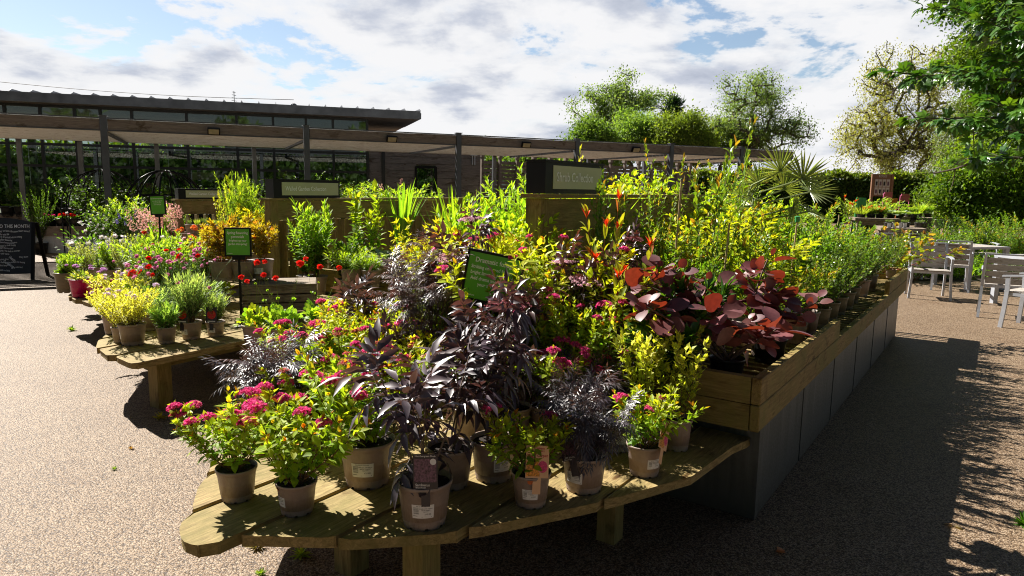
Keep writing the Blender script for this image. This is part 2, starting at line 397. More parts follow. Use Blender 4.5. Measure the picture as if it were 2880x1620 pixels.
def branches(r,L,per,ang,lf,seg=5,t0=.25,t1=.95,up=.5):
    O=[]
    for ln in L:
        tot=np.linalg.norm(ln[-1]-ln[0])
        for k in range(per):
            t=t0+(t1-t0)*(k+r.uniform(.2,.8))/per; i=t*(len(ln)-1); j=int(i); p=ln[j]+(ln[min(j+1,len(ln)-1)]-ln[j])*(i-j)
            T=norm(ln[min(j+1,len(ln)-1)]-ln[max(j-1,0)]); a=k*2.399+r.uniform(-.5,.5)
            rad=np.array([math.cos(a),math.sin(a),0]); d=norm(T*math.cos(ang)+rad*math.sin(ang)); h=tot*lf*(1.15-t*.8)*r.uniform(.7,1.2)
            pts=[p]
            for q in range(seg):
                d=norm(d+np.array([0,0,up/seg])+r.normal(0,.07,3)); p=p+d*h/seg; pts.append(p)
            O.append(np.array(pts))
    return O
def nodes(r,L,spacing,per=2,ang=.9,t0=.1,droop=.0,tiltj=.25):
    P=[];D=[];N=[];TT=[];HH=[]
    for ln in L:
        seg=np.linalg.norm(np.diff(ln,axis=0),axis=1); cum=np.concatenate([[0],np.cumsum(seg)]); tot=cum[-1]
        m=max(2,int(tot*(1-t0)/spacing))
        for k in range(m+1):
            s=tot*t0+tot*(1-t0)*k/m; i=min(np.searchsorted(cum,s,side='right')-1,len(seg)-1); f=(s-cum[i])/seg[i]; p=ln[i]+(ln[i+1]-ln[i])*f
            T=norm(ln[i+1]-ln[i]); ref=np.array([1.,0,0]) if abs(T[0])<.8 else np.array([0,1.,0]); u=norm(np.cross(T,ref)); w=np.cross(T,u)
            a0=k*(math.pi/2 if per==2 else 2.4)+r.uniform(-.3,.3)
            ex=k>=m-1
            for q in range(per+(1 if ex else 0)):
                a=a0+q*2*math.pi/per; rad=u*math.cos(a)+w*math.sin(a); an=ang*(1-.45*(s/tot)**3)+r.normal(0,tiltj)
                if ex: an*=.6
                d=T*math.cos(an)+rad*math.sin(an)+np.array([0,0,-droop]); P.append(p);D.append(d)
                N.append(T*.7+np.array([0,0,.7])+r.normal(0,.25,3));TT.append(s/tot);HH.append(p[2])
    return np.array(P),np.array(D),np.array(N),np.array(TT),np.array(HH)
def stemtubes(mb,L,r0,r1,col,n=4):
    for ln in L: mb.tube(ln,np.linspace(r0,r1,len(ln)),n,col,cap=False)
PROTO={}; FAC={}; HF=1.; KS=''
def kinds(keyf):
    def dec(fn):
        def reg(*a,**k): FAC[keyf(a,k)]=lambda:fn(*a,**k)
        return reg
    return dec
def get_proto(kind,h):
    """the look of one kind grown to about the height h, built once"""
    global HF,KS
    if kind+'@0' not in PROTO: HF,KS=1.,'@0'; FAC[kind]()
    P=PROTO[kind+'@0']; q=int(round(math.log(max(.05,h)/P['H'])/math.log(1.35))); q=max(-4,min(4,q))
    if q==0: return P
    key=f'{kind}@{q}'
    if key not in PROTO: HF,KS=1.35**q,f'@{q}'; FAC[kind]()
    return PROTO[key]
def proto(name,stem,leaf,leafmatname,flowers=(),H=None,fkey=None):
    name=name+KS
    V=np.concatenate(leaf.V); Hh=H or float(np.percentile(V[:,2],99.3))
    PROTO[name]=dict(stem=stem.mesh('stem','stem') if stem and stem.n else None,leaf=leaf.mesh('foliage',leafmatname,True),fl=flowers,H=Hh,
        W=float(np.percentile(np.abs(V[:,:2]).max(1),97)))
# ------------------------------------------------------------------ flower heads (shared meshes)
def head_corymb(seed,r0,c1,c2,n=150,dome=.35,petal=.007,flat=1):
    r=rs(seed); mb=MB(); a=r.uniform(0,6.28,n); q=np.sqrt(r.uniform(0,1,n))*r0*(1+.18*np.sin(3*a+seed))
    lump=.12*r0*np.sin(a*5)*np.sin(q/r0*7)
    P=np.stack([q*np.cos(a),q*np.sin(a),dome*r0*(1-(q/r0)**2)+lump+r.normal(0,.04*r0,n)],1)
    N=norm(np.stack([P[:,0],P[:,1],np.full(n,r0*.9)],1)+r.normal(0,.3*r0,(n,3)))
    D=r.normal(0,1,(n,3)); t=r.uniform(0,1,n)
    scatter(mb,P_star,P,D,N,petal*r.uniform(.8,1.3,n),jit(r,lerp(c1,c2,t),n,.25,.08))
    for k in range(7):
        b=k*.9; mb.tube([(0,0,-r0*.8),(r0*.5*math.cos(b),r0*.5*math.sin(b),dome*r0*.3)],.0012,3,(.22,.08,.06),cap=False)
    return mb.mesh('flower_head','petal')
def head_umbel(seed,r0,c1,c2,n=420,stemc=(.12,.02,.04)):
    r=rs(seed); mb=MB()
    for k in range(26):
        a=k*2.4; q=r0*math.sqrt((k+.5)/26); c=np.array([q*math.cos(a),q*math.sin(a),r.uniform(-.01,.01)*r0*6-q*q/r0*.18])
        mb.tube([(0,0,-r0*.55),c*.55+np.array([0,0,-r0*.15]),c],.0011,3,stemc,cap=False)
        m=n//26; P=c+r.normal(0,1,(m,3))*r0*np.array([.11,.11,.035])
        scatter(mb,P_star,P,r.normal(0,1,(m,3)),np.array([0,0,1.])+r.normal(0,.35,(m,3)),.0055*r.uniform(.7,1.2,m)*r0/.08,jit(r,lerp(c1,c2,r.uniform(0,1,m)),m,.2,.05))
    return mb.mesh('flower_umbel','petal')
def head_open(seed,n,rad,c,centre,pet=None,cup=.3,lay=1,cr=.25):
    r=rs(seed); mb=MB(); pt=pet or tpl([(0,.3),(.4,.95),(.75,1),(1,.35)],.75,.1,-.15)
    for l in range(lay):
        a=np.arange(n)*2*math.pi/n+l*.5+r.uniform(-.1,.1,n); D=np.stack([np.cos(a),np.sin(a),np.full(n,cup+l*.35)],1)
        scatter(mb,pt,np.zeros((n,3)),D,np.array([0,0,1.])+0*D,rad*(1-.18*l),jit(r,c,n,.15,.05))
    m=14; P=r.normal(0,rad*cr*.4,(m,3))*np.array([1,1,.4])+np.array([0,0,rad*.12])
    scatter(mb,P_star,P,r.normal(0,1,(m,3)),np.array([0,0,1.])+0*P,rad*cr*.6,jit(r,centre,m))
    return mb.mesh('flower_head','petal')
def head_ball(seed,rad,c1,c2,n=90,sq=.8,sz=.3):
    r=rs(seed); mb=MB(); N=norm(r.normal(0,1,(n,3))+np.array([0,0,.5])); P=N*rad*np.array([1,1,sq])*r.uniform(.6,1,(n,1))
    scatter(mb,P_star,P,r.normal(0,1,(n,3)),N,rad*sz*r.uniform(.8,1.3,n),jit(r,lerp(c1,c2,r.uniform(0,1,n)),n,.2,.05))
    return mb.mesh('flower_head','petal')
def head_spike(seed,h,rad,c1,c2,n=60,taper=.6):
    r=rs(seed); mb=MB(); z=np.linspace(0,h,n)+r.normal(0,h/n,n); a=np.arange(n)*2.4; q=rad*(1-taper*z/h)
    P=np.stack([q*np.cos(a),q*np.sin(a),z],1); D=np.stack([np.cos(a),np.sin(a),np.full(n,.3)],1)
    P=P+r.normal(0,rad*.25,(n,3)); scatter(mb,P_star,P,r.normal(0,1,(n,3)),D,rad*.45*r.uniform(.7,1.2,n),jit(r,lerp(c1,c2,r.uniform(0,1,n)),n,.2,.05))
    mb.tube([(0,0,0),(0,0,h)],.0015,3,(.1,.12,.05),cap=False)
    return mb.mesh('flower_spike','petal')
PK1=(.62,.025,.20);PK2=(.80,.16,.38);PK3=(.55,.20,.14)
FL={}
FL['pink']=[head_corymb(i,.022+.006*(i%3),PK1,PK2,150 if i<4 else 90,.4) for i in range(5)]
FL['bud']=[head_corymb(11,.018,(.42,.05,.07),(.45,.20,.12),80,.35,.005),head_corymb(12,.021,(.62,.10,.16),(.5,.25,.16),90,.35,.005)]
FL['pinkmix']=FL['pink']+FL['bud']
FL['umbelpink']=[head_umbel(3,.085,(.62,.32,.44),(.86,.62,.70))]
FL['umbeldark']=[head_umbel(4,.08,(.30,.07,.10),(.48,.2,.22),380)]
FL['umbelmix']=FL['umbelpink']+FL['umbeldark']
FL['red']=[head_open(5,7,.024,(.75,.012,.008),(.6,.3,.02),None,.35,2),head_ball(6,.02,(.7,.01,.01),(.8,.04,.02),50,.8,.5)]
FL['geum']=[head_ball(7,.019,(.70,.012,.008),(.85,.04,.02),46,.85,.6)]
FL['white']=[head_open(8,5,.035,(.86,.85,.84),(.75,.55,.05),None,.35,1,.22),head_open(9,6,.033,(.84,.83,.82),(.7,.5,.05),None,.5,1,.22)]
FL['scab']=[head_ball(10,.026,(.55,.28,.60),(.72,.48,.74),90,.45,.35)]
FL['dianthus']=[head_open(13,5,.017,(.72,.25,.50),(.45,.05,.2),None,.35,2),head_ball(14,.014,(.70,.20,.45),(.8,.42,.62),30,.6,.6)]
FL['blue']=[head_spike(15,.07,.012,(.14,.10,.42),(.30,.24,.65),50)]
FL['lav']=[head_spike(16,.09,.009,(.28,.26,.42),(.45,.42,.60),60)]
FL['heuch']=[head_spike(17,.13,.020,(.62,.28,.24),(.80,.50,.44),34,.3),head_spike(27,.10,.024,(.7,.36,.3),(.82,.55,.48),26,.3)]
FL['orange']=[head_ball(18,.02,(.75,.15,.03),(.8,.28,.06),24,.9,.6)]
FL['magenta']=[head_open(19,7,.024,(.52,.012,.18),(.7,.6,.2),None,.4,2)]
FL['small_lilac']=[head_ball(20,.016,(.62,.48,.70),(.8,.7,.84),24,.6,.55)]
FL['palepink']=[head_open(21,6,.03,(.85,.55,.62),(.7,.5,.2),None,.4,2)]
FL['purple']=[head_open(22,8,.03,(.20,.03,.24),(.05,.01,.05),L_lance,.1,1)]
FL['allium']=[head_spike(23,.05,.02,(.10,.10,.35),(.2,.18,.5),40,.2)]
FL['creamtag']=FL['white']
def tips(L,r,frac=1.,dz=.0):
    F=[]
    for ln in L:
        if r.uniform()<frac:
            d=norm(ln[-1]-ln[-2]); F.append((ln[-1]+np.array([0,0,dz]),d))
    return F
# ------------------------------------------------------------------ species prototypes (three looks of each main kind)
@kinds(lambda a,k:k.get('name','spiraea')+str(a[0]))
def sp_spiraea(seed,n=22,H=.30,spread=1.0,g=(.13,.25,.03),y=(.36,.43,.035),o=(.52,.17,.025),sz=.043,fr=.75,sp_=.021,name='spiraea'):
    H=H*HF; sz=sz*HF**.2; n=int(n*HF**.4); r=rs(seed); S=MB(); Lf=MB()
    L=grow(r,n,H,spread/HF**.3,.03,.75,.06,8,.3); B=branches(r,L,3,.65,.35,4,.35,.92)
    stemtubes(S,L,.0025,.0012,(.16,.09,.04)); stemtubes(S,B,.0014,.0008,(.2,.13,.04),3)
    P,D,N,T,Z=nodes(r,L+B,sp_,2,1.0,.22,.12); h=np.clip(Z/H,0,1)**1.4
    c=lerp(g,y,np.clip(h*1.15+r.normal(0,.15,len(h)),0,1)); k=(T>.93)&(r.uniform(0,1,len(T))<.30); c[k]=lerp(y,o,r.uniform(.3,1,len(c)))[k]
    s=sz*r.uniform(.6,1.2,len(P))*(1-.35*(T>.9)); scatter(Lf,L_ov,P,D,N,s,jit(r,c,len(c),.18,.08))
    proto(f'{name}{seed}',S,Lf,'leaf',tips(L,r,fr,.004)+tips(B[2::3],r,fr*.35,.002))
for i in (1,2,3): sp_spiraea(i)
sp_spiraea(4,30,.34,1.15,(.11,.24,.03),(.32,.42,.04),sz=.05,fr=.7,name='spiraea')
sp_spiraea(5,26,.30,1.1,(.2,.3,.03),(.48,.50,.035),(.6,.25,.03),sz=.045,fr=.5)
sp_spiraea(6,20,.3,.9,(.14,.3,.03),(.4,.44,.03),sz=.04,fr=.15)
@kinds(lambda a,k:(a[11] if len(a)>11 else 'samb')+str(a[0]))
def sp_samb(seed,n,H,spread,tp,size,dark=(.078,.058,.074),new=(.085,.035,.03),sp_=.18,bare=.35,fr=.35,name='samb',per=2,br=2,ang=1.4,bl=.30):
    H=H*HF; size=size*HF**.15; r=rs(seed); S=MB(); Lf=MB(); L=grow(r,n,H,spread/HF**.4,.02,.35,.045,10,.3); B=branches(r,L,br,.85,bl,5,bare,.9,.4)
    stemtubes(S,L,.0055,.0024,(.19,.14,.11),5); stemtubes(S,B,.0026,.0014,(.10,.045,.05),3)
    P,D,N,T,Z=nodes(r,L+B,sp_,per,ang,bare*.7,.38,.3); k=Z>H*bare*.55; P,D,N,T=P[k],D[k],N[k],T[k]
    c=lerp(dark,new,np.clip((T-.7)*2.5,0,1)*r.uniform(0,1,len(T))**2)
    scatter(Lf,tp,P,D,N*np.array([.6,.6,1])+np.array([0,0,.5]),size*r.uniform(.6,1.15,len(P)),jit(r,c,len(c),.35,.12))
    proto(f'{name}{seed}',S,Lf,'leafdark',tips(L,r,fr,.01))
sp_samb(1,4,.5,.6,L_samb,.22,bare=.35,br=1); sp_samb(2,4,.5,.8,L_samb,.23,bare=.3,br=2); sp_samb(3,3,.9,.24,L_samb,.215,(.075,.050,.062),(.12,.045,.03),bare=.4,br=3)
sp_samb(1,8,.42,.95,L_lace,.17,(.058,.05,.062),(.06,.03,.035),.075,.2,.2,'lace',br=3); sp_samb(2,11,.6,.75,L_lace,.13,(.11,.075,.08),(.14,.06,.05),.055,.45,.4,'lace',br=4)
@kinds(lambda a,k:a[0])
def sp_bush(name,seed,n,H,spread,tp,size,c0,c1,ct,mat='leaf',sp_=.03,per=2,br=4,bl=.35,fr=0,t0=.15,droop=.08,ang=.95,edge=None,w=.06,stemc=(.14,.10,.05),sr=.003,tipf=.2,up=.6,bang=.7,wide=None):
    H=H*HF; size=size*HF**.2; sp_=sp_*HF**.3; sr=sr*HF**.5; n=int(n*HF**.3); spread=spread/HF**.15; r=rs(seed); S=MB(); Lf=MB(); L=grow(r,n,H,spread,.03,up,w,9,.35); B=branches(r,L,br,bang,bl,5,.2,.95) if br else []
    stemtubes(S,L,sr,sr*.4,stemc); 
    if B: stemtubes(S,B,sr*.45,sr*.25,stemc,3)
    P,D,N,T,Z=nodes(r,L+B,sp_,per,ang,t0,droop); h=np.clip(Z/H,0,1)
    c=lerp(c0,c1,np.clip(h*1.1+r.normal(0,.2,len(h)),0,1)); k=(T>.88)&(r.uniform(0,1,len(T))<tipf); c[k]=lerp(c1,ct,r.uniform(.4,1,len(c)))[k]
    scatter(Lf,tp,P,D,N,size*r.uniform(.6,1.2,len(P)),jit(r,c,len(c),.2,.08),edge)
    proto(name,S,Lf,mat,tips(L,r,fr,.0))
Y=(.50,.48,.03)
sp_bush('yellow1',31,11,.6,.8,L_ov,.055,(.12,.24,.03),(.34,.45,.035),(.50,.50,.05),sp_=.030,br=8,bl=.42,bang=.95)
sp_bush('yellow2',32,14,.5,.95,L_ov,.038,(.2,.3,.03),(.50,.52,.03),(.60,.5,.04),sp_=.022,br=9,bl=.42,bang=.95)
sp_bush('lime1',33,11,.7,.65,L_lance,.07,(.10,.22,.03),(.32,.46,.05),(.5,.5,.05),sp_=.033,br=6,bl=.38,bang=.85)
sp_bush('choisya',34,18,.5,.75,L_dig,.06,(.2,.3,.03),(.55,.52,.04),(.6,.5,.06),sp_=.04,br=4)
sp_bush('small1',35,22,.42,.8,L_dia,.026,(.05,.12,.02),(.14,.24,.035),(.3,.36,.05),'leafgloss',sp_=.016,br=6,bl=.4)
sp_bush('small2',36,18,.5,.7,L_dia,.034,(.05,.13,.02),(.16,.28,.035),(.34,.38,.05),'leaf',sp_=.02,br=5,bl=.4)
sp_bush('small3',37,16,.45,.8,L_sm,.03,(.08,.16,.025),(.24,.33,.04),(.5,.3,.06),'leaf',sp_=.02,br=5,bl=.45,tipf=.5)
sp_bush('tall1',38,5,1.0,.3,L_ov,.06,(.05,.14,.022),(.16,.29,.035),(.42,.2,.04),'leafgloss',sp_=.035,br=7,bl=.22,sr=.005,w=.05)
sp_bush('tall2',39,7,1.0,.35,L_ov,.042,(.07,.16,.025),(.22,.32,.04),(.45,.22,.05),'leaf',sp_=.028,br=8,bl=.2,sr=.004,w=.07,tipf=.5)
sp_bush('tall3',40,3,1.1,.16,L_big,.085,(.06,.17,.025),(.24,.38,.04),(.5,.28,.04),'leafgloss',sp_=.035,br=6,bl=.16,sr=.006,w=.05,droop=.3,per=2)
sp_bush('rhodo',41,9,.5,.8,L_glos,.12,(.025,.075,.015),(.05,.14,.022),(.12,.22,.03),'leafgloss',sp_=.04,br=3,bl=.3,t0=.4,per=3)
sp_bush('phlox',42,26,.62,.4,L_lance,.085,(.05,.15,.02),(.28,.42,.05),(.4,.5,.08),'leaf',sp_=.022,br=0,ang=1.0,up=.9)
sp_bush('golden_spire',43,5,.8,.22,L_ov,.095,(.06,.16,.02),(.34,.42,.03),(.6,.5,.04),'leaf',sp_=.05,br=0,per=3,ang=1.0,droop=.1)
sp_bush('mound',44,40,.22,1.1,L_nar,.06,(.16,.3,.03),(.36,.48,.05),(.45,.5,.06),'leaf',sp_=.012,br=0)
sp_bush('dicentra',45,20,.45,.9,L_dig,.065,(.20,.15,.03),(.38,.28,.035),(.46,.17,.03),'leaf',sp_=.04,br=3,t0=.3,stemc=(.3,.12,.05),fr=.2)
sp_bush('variegated',46,26,.22,1.2,L_sm,.026,(.30,.36,.06),(.46,.50,.10),(.6,.55,.2),'leaf',sp_=.013,br=4,edge=(.74,.68,.24),fr=.25)
sp_bush('varbush',47,24,.34,.7,L_sm,.024,(.10,.18,.05),(.24,.30,.10),(.5,.5,.3),'leaf',sp_=.015,br=5,edge=(.45,.47,.27))
sp_bush('herb',48,30,.34,.7,L_lance,.05,(.09,.2,.03),(.3,.42,.06),(.4,.5,.1),'leaf',sp_=.022,br=2,fr=.5)
sp_bush('pinks',49,50,.26,.6,L_nar,.06,(.16,.25,.12),(.33,.42,.25),(.4,.5,.3),'leaf',sp_=.012,br=0,fr=.5,ang=.5)
sp_bush('pinks2',50,50,.20,.8,L_nar,.07,(.14,.28,.08),(.28,.42,.15),(.4,.5,.2),'leaf',sp_=.011,br=0,fr=.2,ang=.6)
sp_bush('darkbush',51,16,.6,.8,L_ov,.06,(.03,.07,.015),(.08,.15,.03),(.15,.25,.04),'leaf',sp_=.032,br=5)
sp_bush('twiggy',52,6,.4,.6,L_ov,.05,(.16,.24,.04),(.32,.36,.05),(.5,.25,.1),'leaf',sp_=.05,br=4,bl=.4,stemc=(.3,.04,.03),sr=.0025,w=.08,tipf=.6)
sp_bush('goldtwig',53,9,.5,.45,L_sm,.045,(.25,.32,.04),(.5,.5,.08),(.62,.6,.3),'leaf',sp_=.024,br=6,bl=.25,sr=.003,fr=0)
sp_bush('heather',54,30,.2,.6,L_nar,.02,(.08,.16,.04),(.2,.3,.08),(.4,.4,.3),'leaf',sp_=.01,br=2)
@kinds(lambda a,k:'cotinus')
def sp_cotinus():
    r=rs(60); S=MB(); Lf=MB(); L=[]
    for k,(h,tx,ty) in enumerate(((.62,.18,.0),(.56,-.25,.1),(.36,.28,-.12),(.30,-.1,-.3),(.5,-.02,.3),(.4,-.38,-.05),(.33,.1,.28))):
        t=np.linspace(0,1,9)[:,None]; L.append(np.concatenate([t*tx*1.15+.02*np.sin(t*5+k),t*ty,t*h*.62],1))
    B=branches(r,L,2,.9,.42,8,.45,.8,.4); L=L+[b[[0,0,1,2,3,4,5,6,8]]+np.array([0,0,0]) for b in B]; stemtubes(S,L,.006,.003,(.13,.09,.07),5)
    P=[];D=[];N=[]
    for ln in L:
        for j,s in enumerate((.42,.52,.6,.67,.73,.78,.83,.87,.9,.93,.96,.98,1.,1.)):
            i=min(7,int(s*8)); p=ln[i]+(ln[i+1]-ln[i])*(s*8-i); a=j*2.4+r.uniform(-.3,.3); el=.05+.9*max(0,(s-.9))*5*r.uniform(.4,1)+r.normal(0,.35)
            if j==13: el=1.2
            d=np.array([math.cos(a),math.sin(a),el]); P.append(p+norm(d)*.02); D.append(d); N.append(np.array([0,-.25,.8])-.3*np.array([math.cos(a),math.sin(a),0])+r.normal(0,.5,3))
    n=len(P); c=lerp((.19,.075,.08),(.12,.042,.045),r.uniform(0,1,n)); sz=.098*r.uniform(.55,1.1,n); sz[13::14]*=.5
    scatter(Lf,L_round,P,D,N,sz,jit(r,c,n,.2,.1)); proto('cotinus',S,Lf,'leafpurple')
sp_cotinus()
@kinds(lambda a,k:'photinia')
def sp_photinia():
    r=rs(61); S=MB(); Lf=MB(); L=grow(r,4,.9*HF,.30,.03,.55,.05,10,.45)
    stemtubes(S,L,.005,.003,(.22,.06,.04),5)
    P,D,N,T,Z=nodes(r,L,.075,2,.8,.45,.0); c=lerp((.10,.2,.03),(.42,.44,.04),np.clip((T-.5)*2+r.normal(0,.2,len(T)),0,1)); k=(T>.9)&(r.uniform(0,1,len(T))<.2); c[k]=(.45,.14,.04)
    scatter(Lf,L_glos,P,D,N,.125*r.uniform(.6,1.15,len(P)),jit(r,c,len(c),.15,.06))
    for ln in L[:4]:
        n=8; a=np.arange(n)*2.4; up=1.2+1.6*np.arange(n)/n
        d=np.stack([np.cos(a),np.sin(a),up],1); scatter(Lf,L_glos,np.repeat(ln[-1][None],n,0),d,np.stack([-np.cos(a),-np.sin(a),.4+0*a],1),.075*r.uniform(.7,1.2,n),jit(r,(.78,.05,.02),n,.15,.05))
    proto('photinia',S,Lf,'leafgloss')
sp_photinia()
@kinds(lambda a,k:a[0])
def sp_sword(name,seed,n,H,c0,c1,spread=.5,w=1.):
    H=H*HF; w=w/HF**.8; r=rs(seed); Lf=MB(); a=r.uniform(0,6.28,n); t=spread*np.sqrt(r.uniform(0,1,n)); D=np.stack([np.sin(t)*np.cos(a),np.sin(t)*np.sin(a),np.cos(t)],1)
    P=np.stack([np.cos(a)*.05*r.uniform(0,1,n),np.sin(a)*.05*r.uniform(0,1,n),np.zeros(n)],1); N=np.stack([-np.cos(a),-np.sin(a),.3+0*a],1)+r.normal(0,.3,(n,3))
    scatter(Lf,L_strap,P,D,N,H*r.uniform(.6,1.05,n),jit(r,lerp(c0,c1,r.uniform(0,1,n)),n,.2,.05),W=np.full(n,w)); proto(name,None,Lf,'leaf')
sp_sword('iris',62,34,.6,(.13,.30,.03),(.30,.45,.05),.38); sp_sword('reed',63,60,.5,(.2,.34,.04),(.45,.5,.06),.35,.5); sp_sword('grass',64,160,.3,(.2,.3,.05),(.4,.45,.1),.7,.35)
@kinds(lambda a,k:'silver')
def sp_silver():
    r=rs(65); Lf=MB(); n=26; a=np.arange(n)*2.4; t=.5+.9*np.arange(n)/n; D=np.stack([np.sin(t)*np.cos(a),np.sin(t)*np.sin(a),np.cos(t)+.1],1)
    tp=tpl([(0,.3),(.15,.6),(.3,.95),(.5,.9),(.65,1.),(.85,.7),(1,.2)],.62,.25,.35)
    scatter(Lf,tp,D*.02,D,np.stack([-np.cos(a)*.5,-np.sin(a)*.5,1+0*a],1)+r.normal(0,.2,(n,3)),.2*r.uniform(.7,1.1,n)*(.5+.5*np.arange(n)/n),jit(r,(.30,.38,.30),n,.15,.03)); proto('silver',None,Lf,'leaf')
sp_silver()
@kinds(lambda a,k:a[0])
def sp_stalk(name,seed,nst,H,leafs,lsz,lc0,lc1,nleaf,spread=.35,stc=(.2,.3,.08),basal=.35,branch=0,mat='leaf',lmat_edge=None,caul=0):
    # basal clump of leaves and thin stalks that carry the flowers
    H=H*HF; nleaf=int(nleaf*max(1,HF**.8)); r=rs(seed); S=MB(); Lf=MB(); L=grow(r,nst,H,spread,.03,.3,.05,9,.35)
    stemtubes(S,L,.0016,.0011,stc,3); B=[]
    if branch: B=branches(r,L,branch,.6,.22,4,.6,.95); stemtubes(S,B,.001,.0008,stc,3)
    a=r.uniform(0,6.28,nleaf); el=r.uniform(.1,1.2,nleaf); D=np.stack([np.cos(a)*np.cos(el),np.sin(a)*np.cos(el),np.sin(el)],1)
    P=D*H*basal*r.uniform(.2,.9,(nleaf,1)); N=np.array([0,0,1.])+r.normal(0,.35,(nleaf,3)); 
    scatter(Lf,leafs,P,D,N,lsz*r.uniform(.6,1.2,nleaf),jit(r,lerp(lc0,lc1,r.uniform(0,1,nleaf)),nleaf,.2,.06),lmat_edge)
    if caul:
        P,D,N,T,Z=nodes(r,L,H/caul,2,.8,.2,.05); scatter(Lf,leafs,P,D,N,lsz*.6*(1.1-T),jit(r,lerp(lc0,lc1,T),len(T)))
    for i in range(0,nleaf,3): S.tube([(0,0,0),P[i%len(P)]],.001,3,stc,cap=False)
    proto(name,S,Lf,mat,tips(L+B,r,1.0),H=H)
sp_stalk('geum',70,6,.42,L_lobed,.06,(.16,.3,.03),(.42,.46,.05),60,.5,(.2,.26,.06),.36)
sp_stalk('geum2',71,5,.45,L_lobed,.06,(.12,.26,.04),(.3,.42,.06),45,.6,(.2,.26,.06),.36,caul=5)
sp_stalk('scabious',72,9,.32,L_nar,.06,(.14,.26,.05),(.32,.42,.09),220,.6,(.2,.3,.08),.5)
sp_stalk('anemone',73,7,.42,L_lobed,.055,(.10,.24,.04),(.3,.42,.07),110,.35,(.12,.2,.06),.6)
sp_stalk('nepeta',74,20,.36,L_sm,.03,(.14,.24,.08),(.28,.36,.15),260,.5,(.15,.2,.1),.6,caul=14)
sp_stalk('heuchera',75,12,.45,L_lobed,.05,(.22,.13,.06),(.36,.24,.12),90,.35,(.4,.12,.12),.35)
sp_stalk('bluebell',76,9,.34,L_grass,.25,(.1,.25,.04),(.25,.4,.08),60,.3,(.15,.25,.1),.1)
sp_stalk('carnation',77,14,.34,L_nar,.07,(.18,.30,.14),(.36,.46,.26),260,.5,(.22,.32,.18),.45,branch=1)
sp_stalk('digitalis',78,4,.5,L_ov,.11,(.12,.26,.04),(.28,.4,.07),60,.15,(.2,.3,.1),.3)
sp_stalk('poker',79,6,.42,L_ov,.08,(.10,.2,.05),(.25,.3,.08),50,.35,(.3,.1,.08),.3)
sp_stalk('geranium',80,10,.22,L_lobed,.05,(.08,.2,.03),(.2,.34,.05),90,.7,(.2,.3,.08),.7)
# lilac-like narrow flowered shrub, white flower trusses
sp_stalk('whiteflower',81,9,.55,L_ov,.07,(.06,.16,.03),(.16,.3,.05),90,.5,(.15,.2,.08),.7,branch=2)
# fan palm
def fan(mb,o,d,nrm,r0,n,c,r):
    a=(np.arange(n)/(n-1)-.5)*2*1.95; X=norm(np.cross(d,nrm)); D=np.cos(a)[:,None]*d+np.sin(a)[:,None]*X+nrm*.12*np.abs(np.sin(a))[:,None]
    ln=r0*(1-.28*(np.abs(a)/1.95)**2)*r.uniform(.93,1.05,n)
    st=tpl([(0,.35),(.35,.95),(.6,1),(1,0)],.06,.9,.05)
    scatter(mb,st,np.repeat(o[None],n,0),D+r.normal(0,.03,(n,3)),np.repeat(nrm[None],n,0),ln,jit(r,c,n,.18,.05))
# ------------------------------------------------------------------ pots
POTS={}
def pot_mesh(kind):
    if kind in POTS: return POTS[kind]
    mb=MB(); sq=kind.endswith('tray')
    prof=[(.36,0),(.37,.0),(.372,.05),(.385,.10),(.455,.80),(.468,.82),(.47,.90),(.497,.91),(.50,.985),(.49,1.0),(.475,.99),(.46,.90),(.40,.2),(0.001,.19)]
    mb.lathe([(a,b) for a,b in prof],40,skip=lambda i,j:(i in (1,) and (j%5)in(1,)) )
    mat={'pot':'pot','green':'potgreen','pink':'potpink','black':'potblack'}[kind]
    me=mb.mesh('pot',mat,True)
    s=MB(); r=rs(5); n=24; a=np.arange(n)*2*math.pi/n; V=[(0,0,.90)]
    for q in (.16,.3,.455): V+= [(q*math.cos(x),q*math.sin(x),.87+r.uniform(-.015,.03)) for x in a]
    T=[(0,1+j,1+(j+1)%n) for j in range(n)]; Q=[(1+k*n+j,1+(k+1)*n+j,1+(k+1)*n+(j+1)%n,1+k*n+(j+1)%n) for k in(0,1) for j in range(n)]
    s.add(V,Q,T); POTS[kind]=(me,s.mesh('soil','soil',True)); return POTS[kind]
LAB={}
